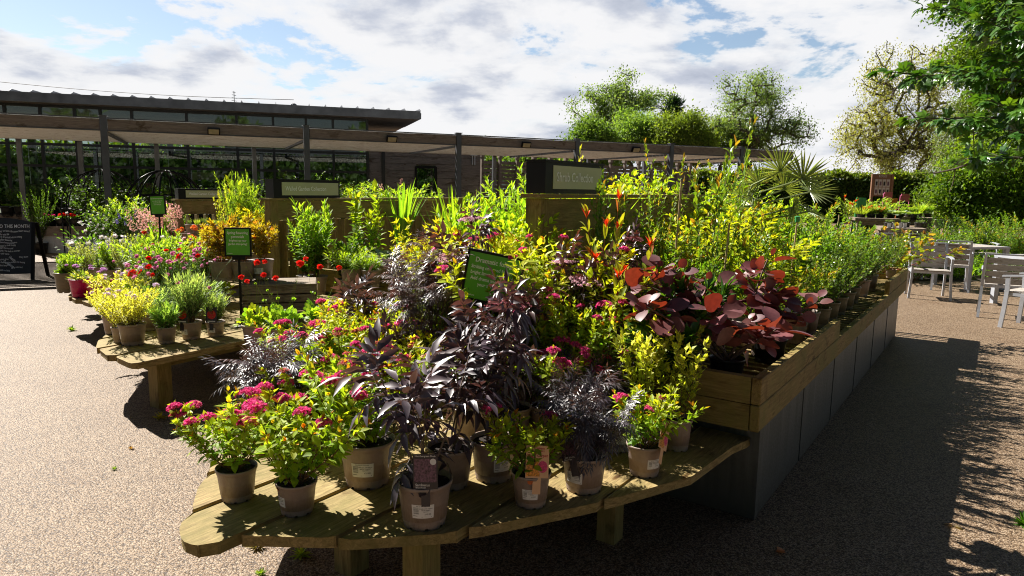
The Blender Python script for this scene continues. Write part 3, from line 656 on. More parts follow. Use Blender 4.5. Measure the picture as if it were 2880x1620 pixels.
def label_mesh(lines,price,seed=0):
    key=(tuple(lines),price)
    if key in LAB: return LAB[key]
    # flat design 1.0 wide x .78 high, bent round the pot wall (unit pot)
    mb=MB(); w,h=.40,.31
    def bend(V,off):
        V=np.asarray(V,float); ang=V[:,0]/.44; z=.47+V[:,1]; rr=.385+(z-.1)*.1+off
        return np.stack([rr*np.sin(ang),-rr*np.cos(ang),z],1)
    n=8; xs=np.linspace(-w/2,w/2,n+1)
    mb.add(bend([(x,y) for y in(-h/2,h/2) for x in xs],.004)@np.eye(3),[(i,i+1,n+2+i,n+1+i) for i in range(n)],None,(1,1,1),0)
    r=rs(seed)
    def bar(x0,x1,y0,y1):
        mb.add(bend([(x0,y0),(x1,y0),(x1,y1),(x0,y1)],.0065),[(0,1,2,3)],None,(1,1,1),1)
    x=-w/2+.035
    for k in range(13):
        ww=r.choice([.003,.005,.008]); bar(-w/2+.03,-w/2+.125,h/2-.06-k*.0125,h/2-.06-k*.0125+ww)
    for i,(s,sz) in enumerate([(lines[0],.024)]+[(l,.028) for l in lines[1:]]+[(price,.042)]):
        V,T=text_pts(s,sz,'CENTER'); cx,cy=(.0,h/2-.03) if i==0 else (.055,h/2-.085-.036*(i-1))
        if i==len(lines): cx,cy=.09,h/2-.215
        mb.add(bend(V[:,:2]+np.array([cx,cy]),.0065),None,T,(1,1,1),1)
    bar(-w/2+.02,-w/2+.10,-h/2+.05,-h/2+.06); bar(-.02,w/2-.03,-h/2+.03,-h/2+.037)
    LAB[key]=mb.mesh('price_label',['label','ink']); return LAB[key]
def card_mesh(kind):
    if ('card',kind) in LAB: return LAB[('card',kind)]
    mb=MB(); w,h=.085,.12
    base,imgs,txt={'magic':('cardpeach',['cardorange','cardpink'],'redink'),'samb':('cardblack',['cardpurple','cardpurple'],'label'),'red':('cardblack',['cardred','cardred'],'label')}[kind]
    mb.box((0,0,h/2),(w,.0012,h),mi=0); mb.box((0,0,-.03),(w*.35,.0012,.06),mi=0)
    f=-.0011
    def disc(cx,cz,rx,rz,mi,off=0,n=18):
        a=np.arange(n)*2*math.pi/n; V=[(cx+rx*math.cos(x),f-off,cz+rz*math.sin(x)) for x in a]+[(cx,f-off,cz)]; mb.add(V,None,[(i,(i+1)%n,n) for i in range(n)],(1,1,1),mi)
    def quad(x0,x1,z0,z1,mi,off=0): mb.add([(x0,f-off,z0),(x1,f-off,z0),(x1,f-off,z1),(x0,f-off,z1)],[(0,1,2,3)],None,(1,1,1),mi)
    def txtl(s,size,x,z,mi=3,narrow=1.):
        V,T=text_pts(s,size,'CENTER',narrow=narrow); mb.add(np.stack([V[:,0]+x,np.full(len(V),f-.0006),V[:,1]+z],1),None,T,(1,1,1),mi)
    if kind=='magic':
        quad(-.04,.01,.006,.062,1); disc(.02,.042,.020,.024,0,.0003); disc(.02,.042,.018,.022,2,.0006)
        txtl('Spiraea',.011,.01,.110); txtl("Walbert",.010,.008,.100); txtl('Magic Carpet',.0155,0,.083,3,.9)
    elif kind=='samb':
        quad(-.038,.038,.024,.104,1); disc(.027,.094,.011,.011,3,.0004)
        txtl('Non-Evergreen Shrub',.0085,0,.113,3,.95); txtl('Sambucus',.0125,-.010,.014); txtl('Blue Sheen',.008,-.016,.005)
    else:
        disc(0,.062,.034,.036,1); quad(-.03,.03,.004,.014,3)
    LAB[('card',kind)]=mb.mesh('plant_card',[base]+imgs+[txt]); return LAB[('card',kind)]
badge=None
def plant_badge(kind):
    if ('badge',kind) in LAB: return LAB[('badge',kind)]
    mb=MB(); n=8
    def bend(V,off):
        V=np.asarray(V,float); ang=V[:,0]/.46; z=V[:,1]; rr=.455+off+np.where(z>.86,.045,.0)+(z-.8)*.1
        return np.stack([rr*np.sin(ang),-rr*np.cos(ang),z],1)
    xs=np.linspace(-.06,.06,7)
    mb.add(bend([(x,.93) for x in xs]+[(x,.82-.02*math.cos(x/.06*1.5)) for x in xs],.006),[(7+i,8+i,1+i,i) for i in range(6)],None,(1,1,1),0)
    a=np.arange(3)*2.09+.5
    for q in a: mb.add(bend([(.017*math.cos(q)-.006,.865+.017*math.sin(q)),(.017*math.cos(q)+.006,.865+.017*math.sin(q)),(.017*math.cos(q+1.2),.865+.017*math.sin(q+1.2))],.009),None,[(0,1,2)],(1,1,1),1)
    LAB[('badge',kind)]=mb.mesh('pot_badge',['cardblack' if kind=='black' else 'orangepaint','label']); return LAB[('badge',kind)]
# ------------------------------------------------------------------ placing a potted plant
NPL=0; TILT={'white','red','magenta','palepink','dianthus','purple','creamtag'}
def plant(kind,x,Yd,z,top,label,name='potted_shrub',cat='plant',group=None,pot=(.19,.17,'pot'),fk=None,fscale=1.,wide=1.,rot=None,lab=None,card=None,badge=None,labrot=0,fmax=40,xyz=None,H=None,lean=0,base=None):
    """x: where its stem base stands in the survey photo, Yd: metres ahead of the tripod, z: height of what it stands on, top: height of its tip"""
    global NPL; NPL+=1; r=rs(NPL*7+3)
    p=np.array(xyz,float) if xyz is not None else (at(*base,z) if base else locx(x,Yd,z))
    if H is None:
        zt=atY(proj((p[0],p[1],1.2))[0],top,p[1])[2]; H=zt-z
    ph=pot[1] if pot else 0; hh=max(.08,H-ph*.87); P=get_proto(kind,hh); sc_=min(1.35,max(.45,hh/P['H']))
    rt=r.uniform(0,6.28) if rot is None else rot
    root=thing(name,label,cat,p,0,group)
    if pot:
        me,so=pot_mesh(pot[2]); po=link('pot',me,root,(0,0,0),(0,0,0),(pot[0],pot[0],pot[1])); link('soil',so,root,(0,0,0),(0,0,0),(pot[0],pot[0],pot[1]))
        if lab: link('price_label',label_mesh(*lab),po,(0,0,0),(0,0,labrot))
        if badge: link('pot_badge',plant_badge(badge),po,(0,0,0),(0,0,labrot))
    if card:
        k,cx,cz,cr=card; link('plant_card',card_mesh(k),root,(cx,-pot[0]*.47,ph*1.0),(-.12,cr*.6,cr))
    s3=(sc_*wide,sc_*wide,sc_); q=(0,lean,0)
    rot3=Matrix.Rotation(lean,3,'Y')@Matrix.Rotation(rt,3,'Z'); eul=rot3.to_euler()
    o=Vector((0,0,ph*.87))
    if P['stem']: link('stem',P['stem'],root,o,eul,s3)
    link('foliage',P['leaf'],root,o,eul,s3)
    if fk:
        fl=list(P['fl']); r.shuffle(fl)
        for i,(fp,fd) in enumerate(fl[:fmax]):
            v=rot3@Vector((fp[0]*s3[0],fp[1]*s3[1],fp[2]*s3[2]))+o
            tl=r.normal(0,1,2)*.5*(fk in TILT); d=rot3@Vector(tuple(norm(np.array(fd)+np.array([0,0,.8])))); d=d+Vector((tl[0],tl[1]-(.75 if fk in TILT else 0),0)); e=d.to_track_quat('Z','Y').to_euler()
            ms=FL[fk]; m=ms[r.randint(len(ms))]
            link('flower_head',m,root,v,e,fscale*r.uniform(.75,1.25))
    return root
# ------------------------------------------------------------------ ground
AX,AY=1.208,3.213; TH=R(90)-.612; DV=np.array([math.cos(TH),math.sin(TH)]); NV=np.array([-DV[1],DV[0]])
def uvp(u,v,z=0): p=np.array([AX,AY])+DV*u+NV*v; return np.array([p[0],p[1],z])
g=MB(); g.add([(-70,-40,0),(40,-40,0),(40,70,0),(-70,70,0)],[(0,1,2,3)]); struct('gravel_pavement',g,'gravel')
g=MB(); g.add([(-1500,-1500,-.02),(1500,-1500,-.02),(1500,1500,-.02),(-1500,1500,-.02)],[(0,1,2,3)]); struct('ground',g,'meadow')
def hills():
    mb=MB(); r=rs(3)
    for (x0,x1,Y,h) in ((-300,900,600,17),(-900,300,750,13)):
        n=60; xs=np.linspace(x0,x1,n); hs=h*(.55+.35*np.sin(xs/130+1)+.1*np.sin(xs/41)); V=[]
        for i,x in enumerate(xs): V+= [(x,Y,-1),(x,Y+60,hs[i]),(x,Y+260,hs[i]*1.02),(x,Y+400,-1)]
        mb.add(V,[(i*4+j,i*4+4+j,i*4+5+j,i*4+1+j) for i in range(n-1) for j in range(3)])
    struct('hills',mb,MAT['forest'])
hills()
# ------------------------------------------------------------------ benches with pots on them
def bench(label,loc,bands,prof,u_end,legs,braces=(),z=.42,th=.036,rotz=TH,group='timber display benches',dd=0):
    root=thing('display_bench',label,'bench',loc,rotz,group)
    pv=np.array([p[0] for p in prof]); pu=np.array([p[1] for p in prof])
    for k,(v0,v1) in enumerate(bands):
        vs=np.linspace(v0,v1,9); us=np.interp(vs,pv,pu); pts=[]
        for a,b in zip(vs,us): pts.append((b,a))
        if k==dd:
            pass
        pts[0]=(pts[0][0]+.004,pts[0][1]); pts[-1]=(pts[-1][0]+(.012 if k!=4 else .03),pts[-1][1]); jx=.012*math.sin(k*2.7); pts=[(a+jx,b) for a,b in pts]
        o=[(u_end,v0)]+pts+[(u_end,v1)]
        mb=MB(); n=len(o)
        V=[(x,y,z) for x,y in o]+[(x,y,z-th) for x,y in o]
        c=[((u_end+us.mean())/2,(v0+v1)/2,z),((u_end+us.mean())/2,(v0+v1)/2,z-th)]
        mb.add(V+c,[(n+i,n+(i+1)%n,(i+1)%n,i) for i in range(n)],[((i+1)%n,i,2*n) for i in range(n)]+[(n+i,n+(i+1)%n,2*n+1) for i in range(n)])
        o_=part('plank',mb,'bench',root); 
        bv=o_.modifiers.new('b','BEVEL'); bv.width=.004; bv.segments=2; bv.limit_method='ANGLE'
    for (x,y,w) in legs:
        mb=MB(); 
        zs=[(0,0,0),(0,0,z-th-.002)]; mb.box((x,y,(z-th-.002)/2),(w,w,z-th-.002)); 
        # grain along the post: build lying along local x, then stand up
        mb=MB(); L=z-th-.002; mb.box((L/2,0,0),(L,w,w)); part('leg',mb,'board',root,loc=(x,y,0),rot=(0,-math.pi/2,0))
    for (x0,y0,x1,y1,zz) in braces:
        mb=MB(); a=np.array([x0,y0]);b=np.array([x1,y1]); Ln=np.linalg.norm(b-a); mb.box((Ln/2,0,0),(Ln,.05,.10)); part('bearer',mb,'board',root,loc=(x0,y0,zz),rot=(0,0,math.atan2(b[1]-a[1],b[0]-a[0])))
    return root
prof1=[(.03,-.02),(.069,-.146),(.10,-.62),(.30,-1.09),(.573,-1.57),(.87,-1.86),(1.137,-2.04),(1.19,-2.155),(1.28,-2.165),(1.36,-2.13),(1.444,-2.06),(1.617,-1.93),(1.71,-1.83),(2.0,-1.5),(2.3,-1.05),(2.55,-.6),(2.74,-.05)]
bench('curved plank bench in front, carrying the nearest spiraea and elder pots',(AX,AY,0),[(.04,.287),(.303,.563),(.582,.872),(.892,1.148),(1.168,1.436),(1.456,1.70),(1.72,1.99),(2.01,2.28),(2.30,2.70)],prof1,-.012,
  [( *( (lambda p:(float(p@DV),float(p@NV)))(np.array([x-AX,y-AY])) ),w) for x,y,w in ((-.31,2.31,.095),(-.66,2.72,.10),(.47,3.01,.09),(-.2,3.7,.1),(-.9,3.6,.1))],
  [(-.9,.9,-.1,.9,.325),(-1.2,2.0,-.1,2.0,.325)])
B2=np.array([-2.49,4.44]); r30=R(90-31)
prof2=[(0,.02),(.05,.0),(.33,.05),(.36,.02),(.62,.10),(.70,.14),(.96,.30),(1.25,.55),(1.6,1.0),(1.9,1.5)]
bench('plank bench behind on the left, carrying dianthus and cream variegated pots',(*B2,0),[(.0,.31),(.33,.62),(.64,.93),(.95,1.25),(1.27,1.57),(1.59,1.88)],prof2,2.9,
  [(.33,.26,.11),(1.22,.36,.1),(.9,1.3,.1),(2.4,1.6,.1),(2.4,.3,.1)],[(.38,.31,1.3,.31,.325),(.9,1.2,2.6,1.2,.325)],rotz=r30)
bench('farthest plank bench on the left, carrying anemones and magenta pots',(-4.15,6.72,0),[(.0,.27),(.29,.55),(.57,.82),(.84,1.08),(1.10,1.35),(1.37,1.7)],prof2,3.2,
  [(.42,.12,.1),(1.3,1.2,.1),(2.4,.5,.1)],[],rotz=r30)
# ------------------------------------------------------------------ planters
def rail_box(root,x0,x1,y0,y1,z0,z1,t=.045,mat='board',boards=2,name='rail'):
    hgt=(z1-z0)/boards
    for k in range(boards):
        zc=z0+hgt*(k+.5)
        for (a,b,c,d) in ((x0,x1,y0,None),(x0,x1,y1,None)):
            mb=MB(); mb.box(((a+b)/2,c+(t/2 if c==y0 else -t/2),zc),(b-a,t,hgt-.004)); part(name,mb,mat,root)
        for xx in (x0,x1):
            L=y1-y0-2*t-.004; mb=MB(); mb.box((0,0,0),(L,t,hgt-.004)); part(name,mb,mat,root,loc=(xx+(t/2+.002 if xx==x0 else -t/2-.002),(y0+y1)/2,zc),rot=(0,0,math.pi/2))
def planter(label,loc,rotz,L,W,z_metal,z_top,over,upper=None,group='timber topped raised planters'):
    root=thing('raised_planter',label,'planter',loc,rotz,group)
    mb=MB(); mb.box((L/2,W/2,z_metal/2+.002),(L,W,z_metal-.004)); 
    part('metal_base',mb,'galv',root)
    s=MB(); k=int(L/1.05)
    for i in range(1,k+1): s=MB(); s.box((i*L/(k+1),-.0015,z_metal/2),(.004,.006,z_metal-.02)); part('panel_seam',s,'galv',root)
    s=MB(); s.box((.02,-.003,z_metal/2),(.045,.006,z_metal-.01)); s.box((-.003,.025,z_metal/2),(.006,.062,z_metal-.01)); part('corner_trim',s,'galv',root)
    h=(z_top-z_metal)/2; t=.045; x0,x1=-over,L+over*2.3; y0,y1=-.035,W+.035
    def bar(xa,xb,yc,zc,name='rail'): 
        m=MB(); m.box((0,0,0),(xb-xa,t,h-.004)); o=part(name,m,'board',root,loc=((xa+xb)/2,yc,zc)); b=o.modifiers.new('b','BEVEL'); b.width=.004; b.limit_method='ANGLE'
    def cross(xc,zc): 
        m=MB(); m.box((0,0,0),(y1-y0-2*t-.006,t,h-.004)); part('rail',m,'board',root,loc=(xc,(y0+y1)/2,zc),rot=(0,0,math.pi/2))
    bar(x0,x1,y0+t/2,z_metal+h/2); bar(x0,x1,y1-t/2,z_metal+h/2)
    for a,b in (upper or [(x0,x1)]): bar(a,b,y0+t/2,z_metal+h*1.5); 
    bar(x0,x1,y1-t/2,z_metal+h*1.5)
    for zc in (z_metal+h/2,z_metal+h*1.5): cross(x0+t/2,zc); cross(x1-t/2,zc)
    # slatted deck
    n=int((x1-x0)/.105)
    for i in range(1,n):
        m=MB(); m.box((0,0,0),(y1-y0-2*t-.02,.036,.03)); part('deck_slat',m,'bench',root,loc=(x0+t+i*.105,(y0+y1)/2,z_top-.157),rot=(0,0,math.pi/2))
    return root
planter('long metal sided raised planter with timber rails on the right, full of shrubs',(AX,AY,0),TH,5.55,2.75,.497,.757,.15,[(-.15,1.75),(4.32,5.9)])
planter('raised planter behind the wooden crate at the second name board',(*(B2+np.array([math.cos(r30),math.sin(r30)])*2.95),0),r30,3.5,3.4,.45,.70,.06)
# divider walls with name boards
def divider(label,loc,rotz,L,top,zb,post=.10):
    root=thing('divider_wall',label,'divider wall',loc,rotz,'timber divider walls with name boards')
    def b(c,s,name,rot=None):
        m=MB(); 
        if rot: m.box((0,0,0),s); part(name,m,'board',root,loc=c,rot=rot)
        else: m.box(c,s); part(name,m,'board',root)
    b((L/2+.0,0,top-.012),(L+.06,.15,.024),'cap')
    b((.045,0,(top-.026+zb)/2),(top-.026-zb,.11,.09),'post',(0,math.pi/2,0))
    b((L/2+.05,-.03,top-.026-.105),(L-.09,.03,.20),'top_board')
    b((L/2+.05,-.05,zb+.08),(L-.09,.03,.16),'bottom_board')
    n=int((L-.1)/.135)
    for i in range(n):
        m=MB(); hh=top-.24-zb-.16; m.box((0,0,0),(hh,.1325,.018)); part('board',m,'board',root,loc=(.1+.07+i*.135,-.02,zb+.16+hh/2),rot=(0,math.pi/2,0))
    return root
def name_board(txt,label,loc,rotz,W,Hh,narrow=.8,size=.36):
    root=thing('name_board',label,'sign',loc,rotz,'black name boards on the divider walls')
    m=MB(); m.box((W/2,0,Hh/2),(W,.14,Hh)); m.box((W/2,0,Hh-.004),(W+.016,.156,.012)); part('sign_box',m,'black',root)
    m=MB(); m.box((W*.545,-.0715,Hh*.5),(W*.86,.004,Hh*.70)); part('sign_face',m,'signolive',root)
    V,T=text_pts(txt,Hh*size,'LEFT',narrow=narrow); m=MB(); m.add(np.stack([V[:,0]+W*.165,np.full(len(V),-.0755),V[:,1]+Hh*.5],1),None,T); part('lettering',m,'text',root)
    return root
sh0=locx(1341,4.22,1.4)[:2]
divider('timber divider wall carrying the Shrub Collection board',(*sh0,0),TH,3.0,1.575,.3)
nb=sh0+DV*.02-NV*0
name_board('Shrub Collection','black and olive name board reading Shrub Collection',(nb[0],nb[1],1.577),TH,.735,.203,.84,.40)
w2=np.array([-2.62,7.40])
divider('timber divider wall carrying the nearer Walled Garden Collection board',(*w2,0),TH,3.3,1.47,.3)
name_board('Walled Garden Collection','larger and nearer black name board reading Walled Garden Collection',(w2[0]+.02,w2[1]+.02,1.472),TH,.9,.20,.78,.33)
w3=locx(452,10.6,0)[:2]
TH3=R(46)
divider('timber divider wall carrying the farther Walled Garden Collection board',(*w3,0),TH3,2.9,1.38,.3)
name_board('Walled Garden Collection','smaller and farther black name board reading Walled Garden Collection',(w3[0]+.02,w3[1]+.02,1.382),TH3,.95,.155,.80,.36)
# shelf planter before the far board
def shelf():
    p=locx(458,9.75,0); root=thing('plant_shelf','narrow timber shelf of alpine pots below the farther name board','shelf',p,R(14))
    for k,z in enumerate((.86,.74)):
        m=MB(); m.box((.72,0,z),(1.44,.04,.115)); part('front_board',m,'crate',root)
        m=MB(); m.box((.72,.36,z),(1.44,.04,.115)); part('back_board',m,'crate',root)
    m=MB(); m.box((.72,.18,.80),(1.40,.30,.02)); part('shelf_deck',m,'crate',root)
    for x in (.05,1.39):
        for y in (0.06,.30):
            m=MB(); m.box((.34,0,0),(.68,.07,.07)); part('leg',m,'crate',root,loc=(x,y,0),rot=(0,-math.pi/2,0))
shelf()
# crate
def crate():
    p=at(612,808,.42); root=thing('wooden_crate','slatted grey wooden crate under amber bleeding hearts, behind the sign post','crate',p,R(16))
    W,D,Hh=.62,.42,.31
    for k in range(4):
        z=Hh*(k+.5)/4
        for y in (0,D):
            m=MB(); m.box((W/2,y,z),(W,.016,Hh/4-.012)); part('slat',m,'crate',root)
        for x in (0.0,W):
            m=MB(); m.box((0,0,0),(D-.02,.016,Hh/4-.012)); part('slat',m,'crate',root,loc=(x,D/2,z),rot=(0,0,math.pi/2))
    m=MB(); m.box((W/2,D/2,Hh+.004),(W+.01,D+.03,.014)); part('lid',m,'crate',root)
    for x,y in ((.03,.02),(W-.03,.02),(.03,D-.02),(W-.03,D-.02)):
        m=MB(); m.box((Hh/2,0,0),(Hh-.01,.03,.03)); part('corner_post',m,'crate',root,loc=(x,y,0),rot=(0,-math.pi/2,0))
crate()
# green info signs on posts
def info_sign(label,c,rotz,W,Hh,lines,foot,roll=0,group='green framed information signs',name='info_sign',small='Wakehurst'):
    root=thing('info_sign',label,'sign',(c[0],c[1],foot),rotz,group)
    zc=c[2]-foot
    def pl(m,name,mat): 
        o=part(name,m,mat,root,loc=(0,0,zc),rot=(0,roll,0)); return o
    m=MB(); t=.012
    m.box((0,0,Hh/2),(W+t,.018,t));m.box((0,0,-Hh/2),(W+t,.018,t));m.box((-W/2,0,0),(t,.018,Hh));m.box((W/2,0,0),(t,.018,Hh)); m.box((0,.004,0),(W,.006,Hh)); pl(m,'frame','black')
    m=MB(); m.box((0,-.002,0),(W-t,.005,Hh-t)); pl(m,'sign_face','signgreen')
    m=MB(); 
    for s,sz,dz,nr in lines:
        V,T=text_pts(s,sz,'CENTER',narrow=nr); m.add(np.stack([V[:,0],np.full(len(V),-.0052),V[:,1]+dz],1),None,T)
    pl(m,'lettering','text'); m=MB(); V,T=text_pts(small,Hh*.05,'LEFT',narrow=.8); m.add(np.stack([V[:,0]-W*.43,np.full(len(V),-.0052),V[:,1]-Hh*.41],1),None,T)
    pl(m,'lettering','text')
    m=MB(); m.box((0,.006,-Hh/2-.018),(W*.5,.02,.03)); pl(m,'bracket','black')
    m=MB(); m.tube([(math.sin(-roll)*Hh*.5,.008,zc-Hh/2),(0,.008,.0)],.011 if Hh<.3 else .012,8); part('post',m,'black',root)
    m=MB(); m.lathe([(.0,.012),(.055,.010),(.06,.0)],16); part('foot',m,'black',root,True)
    return root
p=atY(1239,701,3.55)
info_sign('tilted green sign reading Dramatic foliage among the dark elders',p,R(-8),.290,.255,[('Dramatic foliage',.036,.083,.88),('Striking coloured foliage in',.026,.046,.86),('bright limes and burgundy.',.026,.016,.86),('Add drama and colour to',.026,-.014,.86),('your shrub bed!',.026,-.044,.86)],.42,R(10))
p=atY(598.5,609,5.72)
info_sign('upright green sign reading Spring flowering perennials beside the crate',p,R(4),.205,.228,[('Spring flowering',.030,.076,.86),('perennials',.030,.044,.86),('Brighten up your',.024,.012,.86),('garden this spring!',.024,-.016,.86)],.42)
p=atY(397,516,8.5)
info_sign('small distant green sign standing among pale pink heuchera spikes',p,R(-10),.20,.225,[('Summer flowering plants to',.018,.08,.85),('carry colour through the',.016,.05,.8),('border until autumn,',.016,.028,.8),('and for cutting too',.016,.006,.8)],.42,R(-3),small='RHS')
# ------------------------------------------------------------------ chalkboard
def chalkboard():
    pr=at(82,703,0); rz=R(14); root=thing('chalkboard','black A-frame chalkboard with white handwriting at the left edge','sign',pr,rz)
    W,Hh=.92,.86; b=.10
    def leg(x,y0,y1): m=MB(); m.sweep([(x,y0,0),(x,y1,Hh+b-.03)],.05,.035,(1,0,0)); part('leg',m,'black',root)
    leg(0,-.0,.22); leg(-W,0,.22); leg(.03,.55,.26); leg(-W-.03,.55,.26)
    tl=math.atan2(.22,Hh+b)
    m=MB(); m.box((-W/2,0,b+Hh/2),(W,.02,Hh)); 
    n=12; V=[];
    for i in range(n+1):
        a=i/n; x=-W*a; V+= [(x,-.01,b+Hh),(x,-.01,b+Hh+.075*math.sin(math.pi*a)),(x,.01,b+Hh+.075*math.sin(math.pi*a)),(x,.01,b+Hh)]
    m.add(V,[(4*i+j,4*i+4+j,4*i+4+(j+1)%4,4*i+(j+1)%4) for i in range(n) for j in range(4)])
    part('board',m,'slate',root,rot=(-tl,0,0))
    m=MB(); L=[('JOBS TO DO THIS MONTH',.085,.0),("'Hawfley' or have discussed learn sword",.052,.10),('hoe cauliflowers & store for wild life',.048,.165),('prune hedges to brennick before cutting',.048,.225),('remove straws after flowering',.048,.285),('sow shallow or leave boys best batches of ornamental plants',.040,.34),('pruning tools, then interested to look fruitful',.044,.40),('experiments to hand warm start then not cold',.042,.455),('move things to outside security. This leads to stronger',.042,.515),('after flowering daily until warm',.046,.575),('every thorn',.046,.635),('collect hedge bunnies but dominate as they grow',.042,.69),('choose to stake them to bring trumps into footing',.042,.75),('ladybird hang a lie',.042,.81),('spray infect and',.042,.86),('bottle and slug',.042,.915)]
    for s,sz,dz in L:
        sz*=.98 if dz==0 else .92; dz*=.80; V,T=text_pts(s,sz,'RIGHT',narrow=.74 if dz==0 else .66); x0=-.05 if dz==0 else -.05-.30*abs(math.sin(dz*37))*(dz>.1)
        if dz>0: V=V+np.stack([0*V[:,0],.006*np.sin(V[:,0]*25+dz*50),0*V[:,0]],1)
        m=MB(); m.add(np.stack([V[:,0]+x0,np.full(len(V),-.0125),V[:,1]+b+Hh-.07-dz],1),None,T); part('chalk_writing',m,'chalk',root,rot=(-tl,0,0))
    for s,x,z in (('Happy',-.34,.20),('Gardening',-.42,.13)):
        V,T=text_pts(s,.06,'LEFT',narrow=.7); a=-.6; V=np.stack([V[:,0]*math.cos(a)-V[:,1]*math.sin(a),V[:,0]*math.sin(a)+V[:,1]*math.cos(a)],1); m=MB(); m.add(np.stack([V[:,0]+x,np.full(len(V),-.0125),V[:,1]+b+z+.08],1),None,T); part('chalk_writing',m,'chalk',root,rot=(-tl,0,0))
chalkboard()
# ------------------------------------------------------------------ pergola
PA=math.atan2(.404,.914); P0=np.array([-7.6,12.9])
perg=thing('pergola','long timber and grey steel pergola running across the back','pergola',(*P0,0),PA)
def pl(x,y,z=0): return (P0[0]+math.cos(PA)*x-math.sin(PA)*y,P0[1]+math.sin(PA)*x+math.cos(PA)*y,z)
def x_on(xd,y=0):
    # local x where image column xd meets the pergola line offset y
    lo,hi=-8,20
    for _ in range(50):
        m=(lo+hi)/2
        if proj(pl(m,y,2.2))[0]<xd: lo=m
        else: hi=m
    return m
PX=[x_on(v) for v in (265,772,1153,1450,1686,1862)]; PX=[PX[0]-4.0]+PX+[x_on(1995)]
for i,x in enumerate(PX[:-1]):
    m=MB(); m.box((x,0,1.41),(.11,.11,2.82)); m.box((x,0,2.826),(.15,.15,.012)); part('post',m,'greysteel',perg)
for i in range(len(PX)-1):
    a,b=PX[i]+.065,PX[i+1]-.065; m=MB(); m.box((0,0,0),(b-a,.06,.19)); part('front_beam',m,'beam',perg,loc=((a+b)/2,0,2.67))
    m=MB(); m.box(((a+b)/2,-.002,2.785),(b-a,.10,.018)); m.box(((a+b)/2,-.002,2.565),(b-a,.10,.014)); part('beam_flange',m,'greysteel',perg)
for x in PX[1:]:
    for k in (0,):
        m=MB(); m.box((0,0,0),(3.9,.06,.16)); part('cross_beam',m,'greysteel',perg,loc=(x,2.05,2.60),rot=(0,0,math.pi/2))
for i,x in enumerate([x_on(v,4.1) for v in (50,203,395,640)]+[x_on(v,4.1) for v in (1243,1480,1620)]):
    m=MB(); m.box((x,4.1,1.33),(.10,.10,2.66)); part('post',m,'greysteel',perg)
m=MB(); m.box((0,0,0),(PX[-1]-PX[0],.06,.16)); part('rear_beam',m,'greysteel',perg,loc=((PX[0]+PX[-1])/2,4.15,2.74))
for k in range(24):
    m=MB(); m.box((0,0,0),(PX[-1]-PX[0],.115,.022)); part('roof_slat',m,'slat',perg,loc=((PX[0]+PX[-1])/2,.22+k*.165,2.575),rot=(0,0,0))
for i,(xd,lb) in enumerate(((540,'leftmost floodlight on the pergola beam'),(983,'floodlight on the pergola beam left of the timber annex window'),(1318,'floodlight on the pergola beam above the slatted fence'),(1592,'rightmost floodlight on the pergola beam, below the trees'))):
    x=x_on(xd); t=thing('floodlight',lb,'lamp',pl(x,-.05,2.66),PA,'floodlights along the pergola')
    m=MB(); m.box((0,-.07,0),(.22,.05,.13)); part('housing',m,'black',t,rot=(.5,0,0))
    m=MB(); m.box((0,-.098,0),(.18,.006,.10)); part('lens',m,'lens',t,rot=(.5,0,0))
    m=MB(); m.tube([(-.03,0,0),(-.03,-.05,-.01)],.008,5); m.tube([(.03,0,0),(.03,-.05,-.01)],.008,5); part('bracket',m,'black',t)
# ------------------------------------------------------------------ glazed building
BA=R(18); E0=np.array([-13.36,18.0]); E0=E0-np.array([math.cos(BA),math.sin(BA)])*7; BL=11.05+7
bld=thing('glazed_building','long dark glazed building with a grey seamed metal roof','building',(*E0,0),BA)
def bl(x,y,z=0): return (E0[0]+math.cos(BA)*x-math.sin(BA)*y,E0[1]+math.sin(BA)*x+math.cos(BA)*y,z)
def bx(xd,y,z=2.):
    lo,hi=-5,40
    for _ in range(50):
        m=(lo+hi)/2
        if proj(bl(m,y,z))[0]<xd: lo=m
        else: hi=m
    return m
WY=.55; gx1=bx(925,WY); ZE=3.66
m=MB(); m.box((BL/2,.0,ZE+.095),(BL,.05,.19)); part('fascia',m,'zinc',bld)
m=MB(); m.box((BL,1.6,ZE+.10),(.05,3.2,.17)); part('fascia',m,'zinc',bld)
m=MB(); V=[(0,0.03,ZE),(BL-.03,.03,ZE),(BL-.03,6.5,ZE),(0,6.5,ZE)]; m.box((BL/2,3.3,ZE+.005),(BL-.06,6.5,.01)); part('soffit',m,'greywood',bld)
def roofslab(x0,x1,y0,y1,z0,z1,mat='zinc'):
    m=MB(); m.add([(x0,y0,z0),(x1,y0,z0),(x1,y1,z1),(x0,y1,z1),(x0,y0,z0-.05),(x1,y0,z0-.05),(x1,y1,z1-.05),(x0,y1,z1-.05)],[(0,1,2,3),(7,6,5,4),(0,4,5,1),(1,5,6,2),(2,6,7,3),(3,7,4,0)])
    return m
rf=part('roof',roofslab(0,BL,-.02,4.2,ZE+.24,ZE+.36),'zinc',bld)
m=MB(); m.box((BL/2-1.5,4.2,ZE+.55),(BL-3.0,.04,.22)); 
m2=roofslab(0,BL-2.9,4.15,7.5,ZE+.52,ZE+.72); m2.box(((BL-2.9)/2,4.15,ZE+.45),(BL-2.9,.04,.15)); part('upper_roof',m2,'zinc',bld)
s=MB()
n=int(BL/.46)
for i in range(n+1):
    x=i*.46+.1; s.add([(x,-.06,ZE+.24),(x+.012,-.06,ZE+.24),(x+.012,1.6,ZE+.30),(x,1.6,ZE+.30),(x,-.06,ZE+.25),(x,.14,ZE+.315),(x+.012,.14,ZE+.315),(x+.012,-.06,ZE+.25),(x,1.6,ZE+.36),(x+.012,1.6,ZE+.36)],[(4,7,6,5),(5,6,9,8),(0,3,8,5),(1,6,9,2)],[(0,5,4),(1,7,6)])
part('standing_seams',s,'zinc',rf)
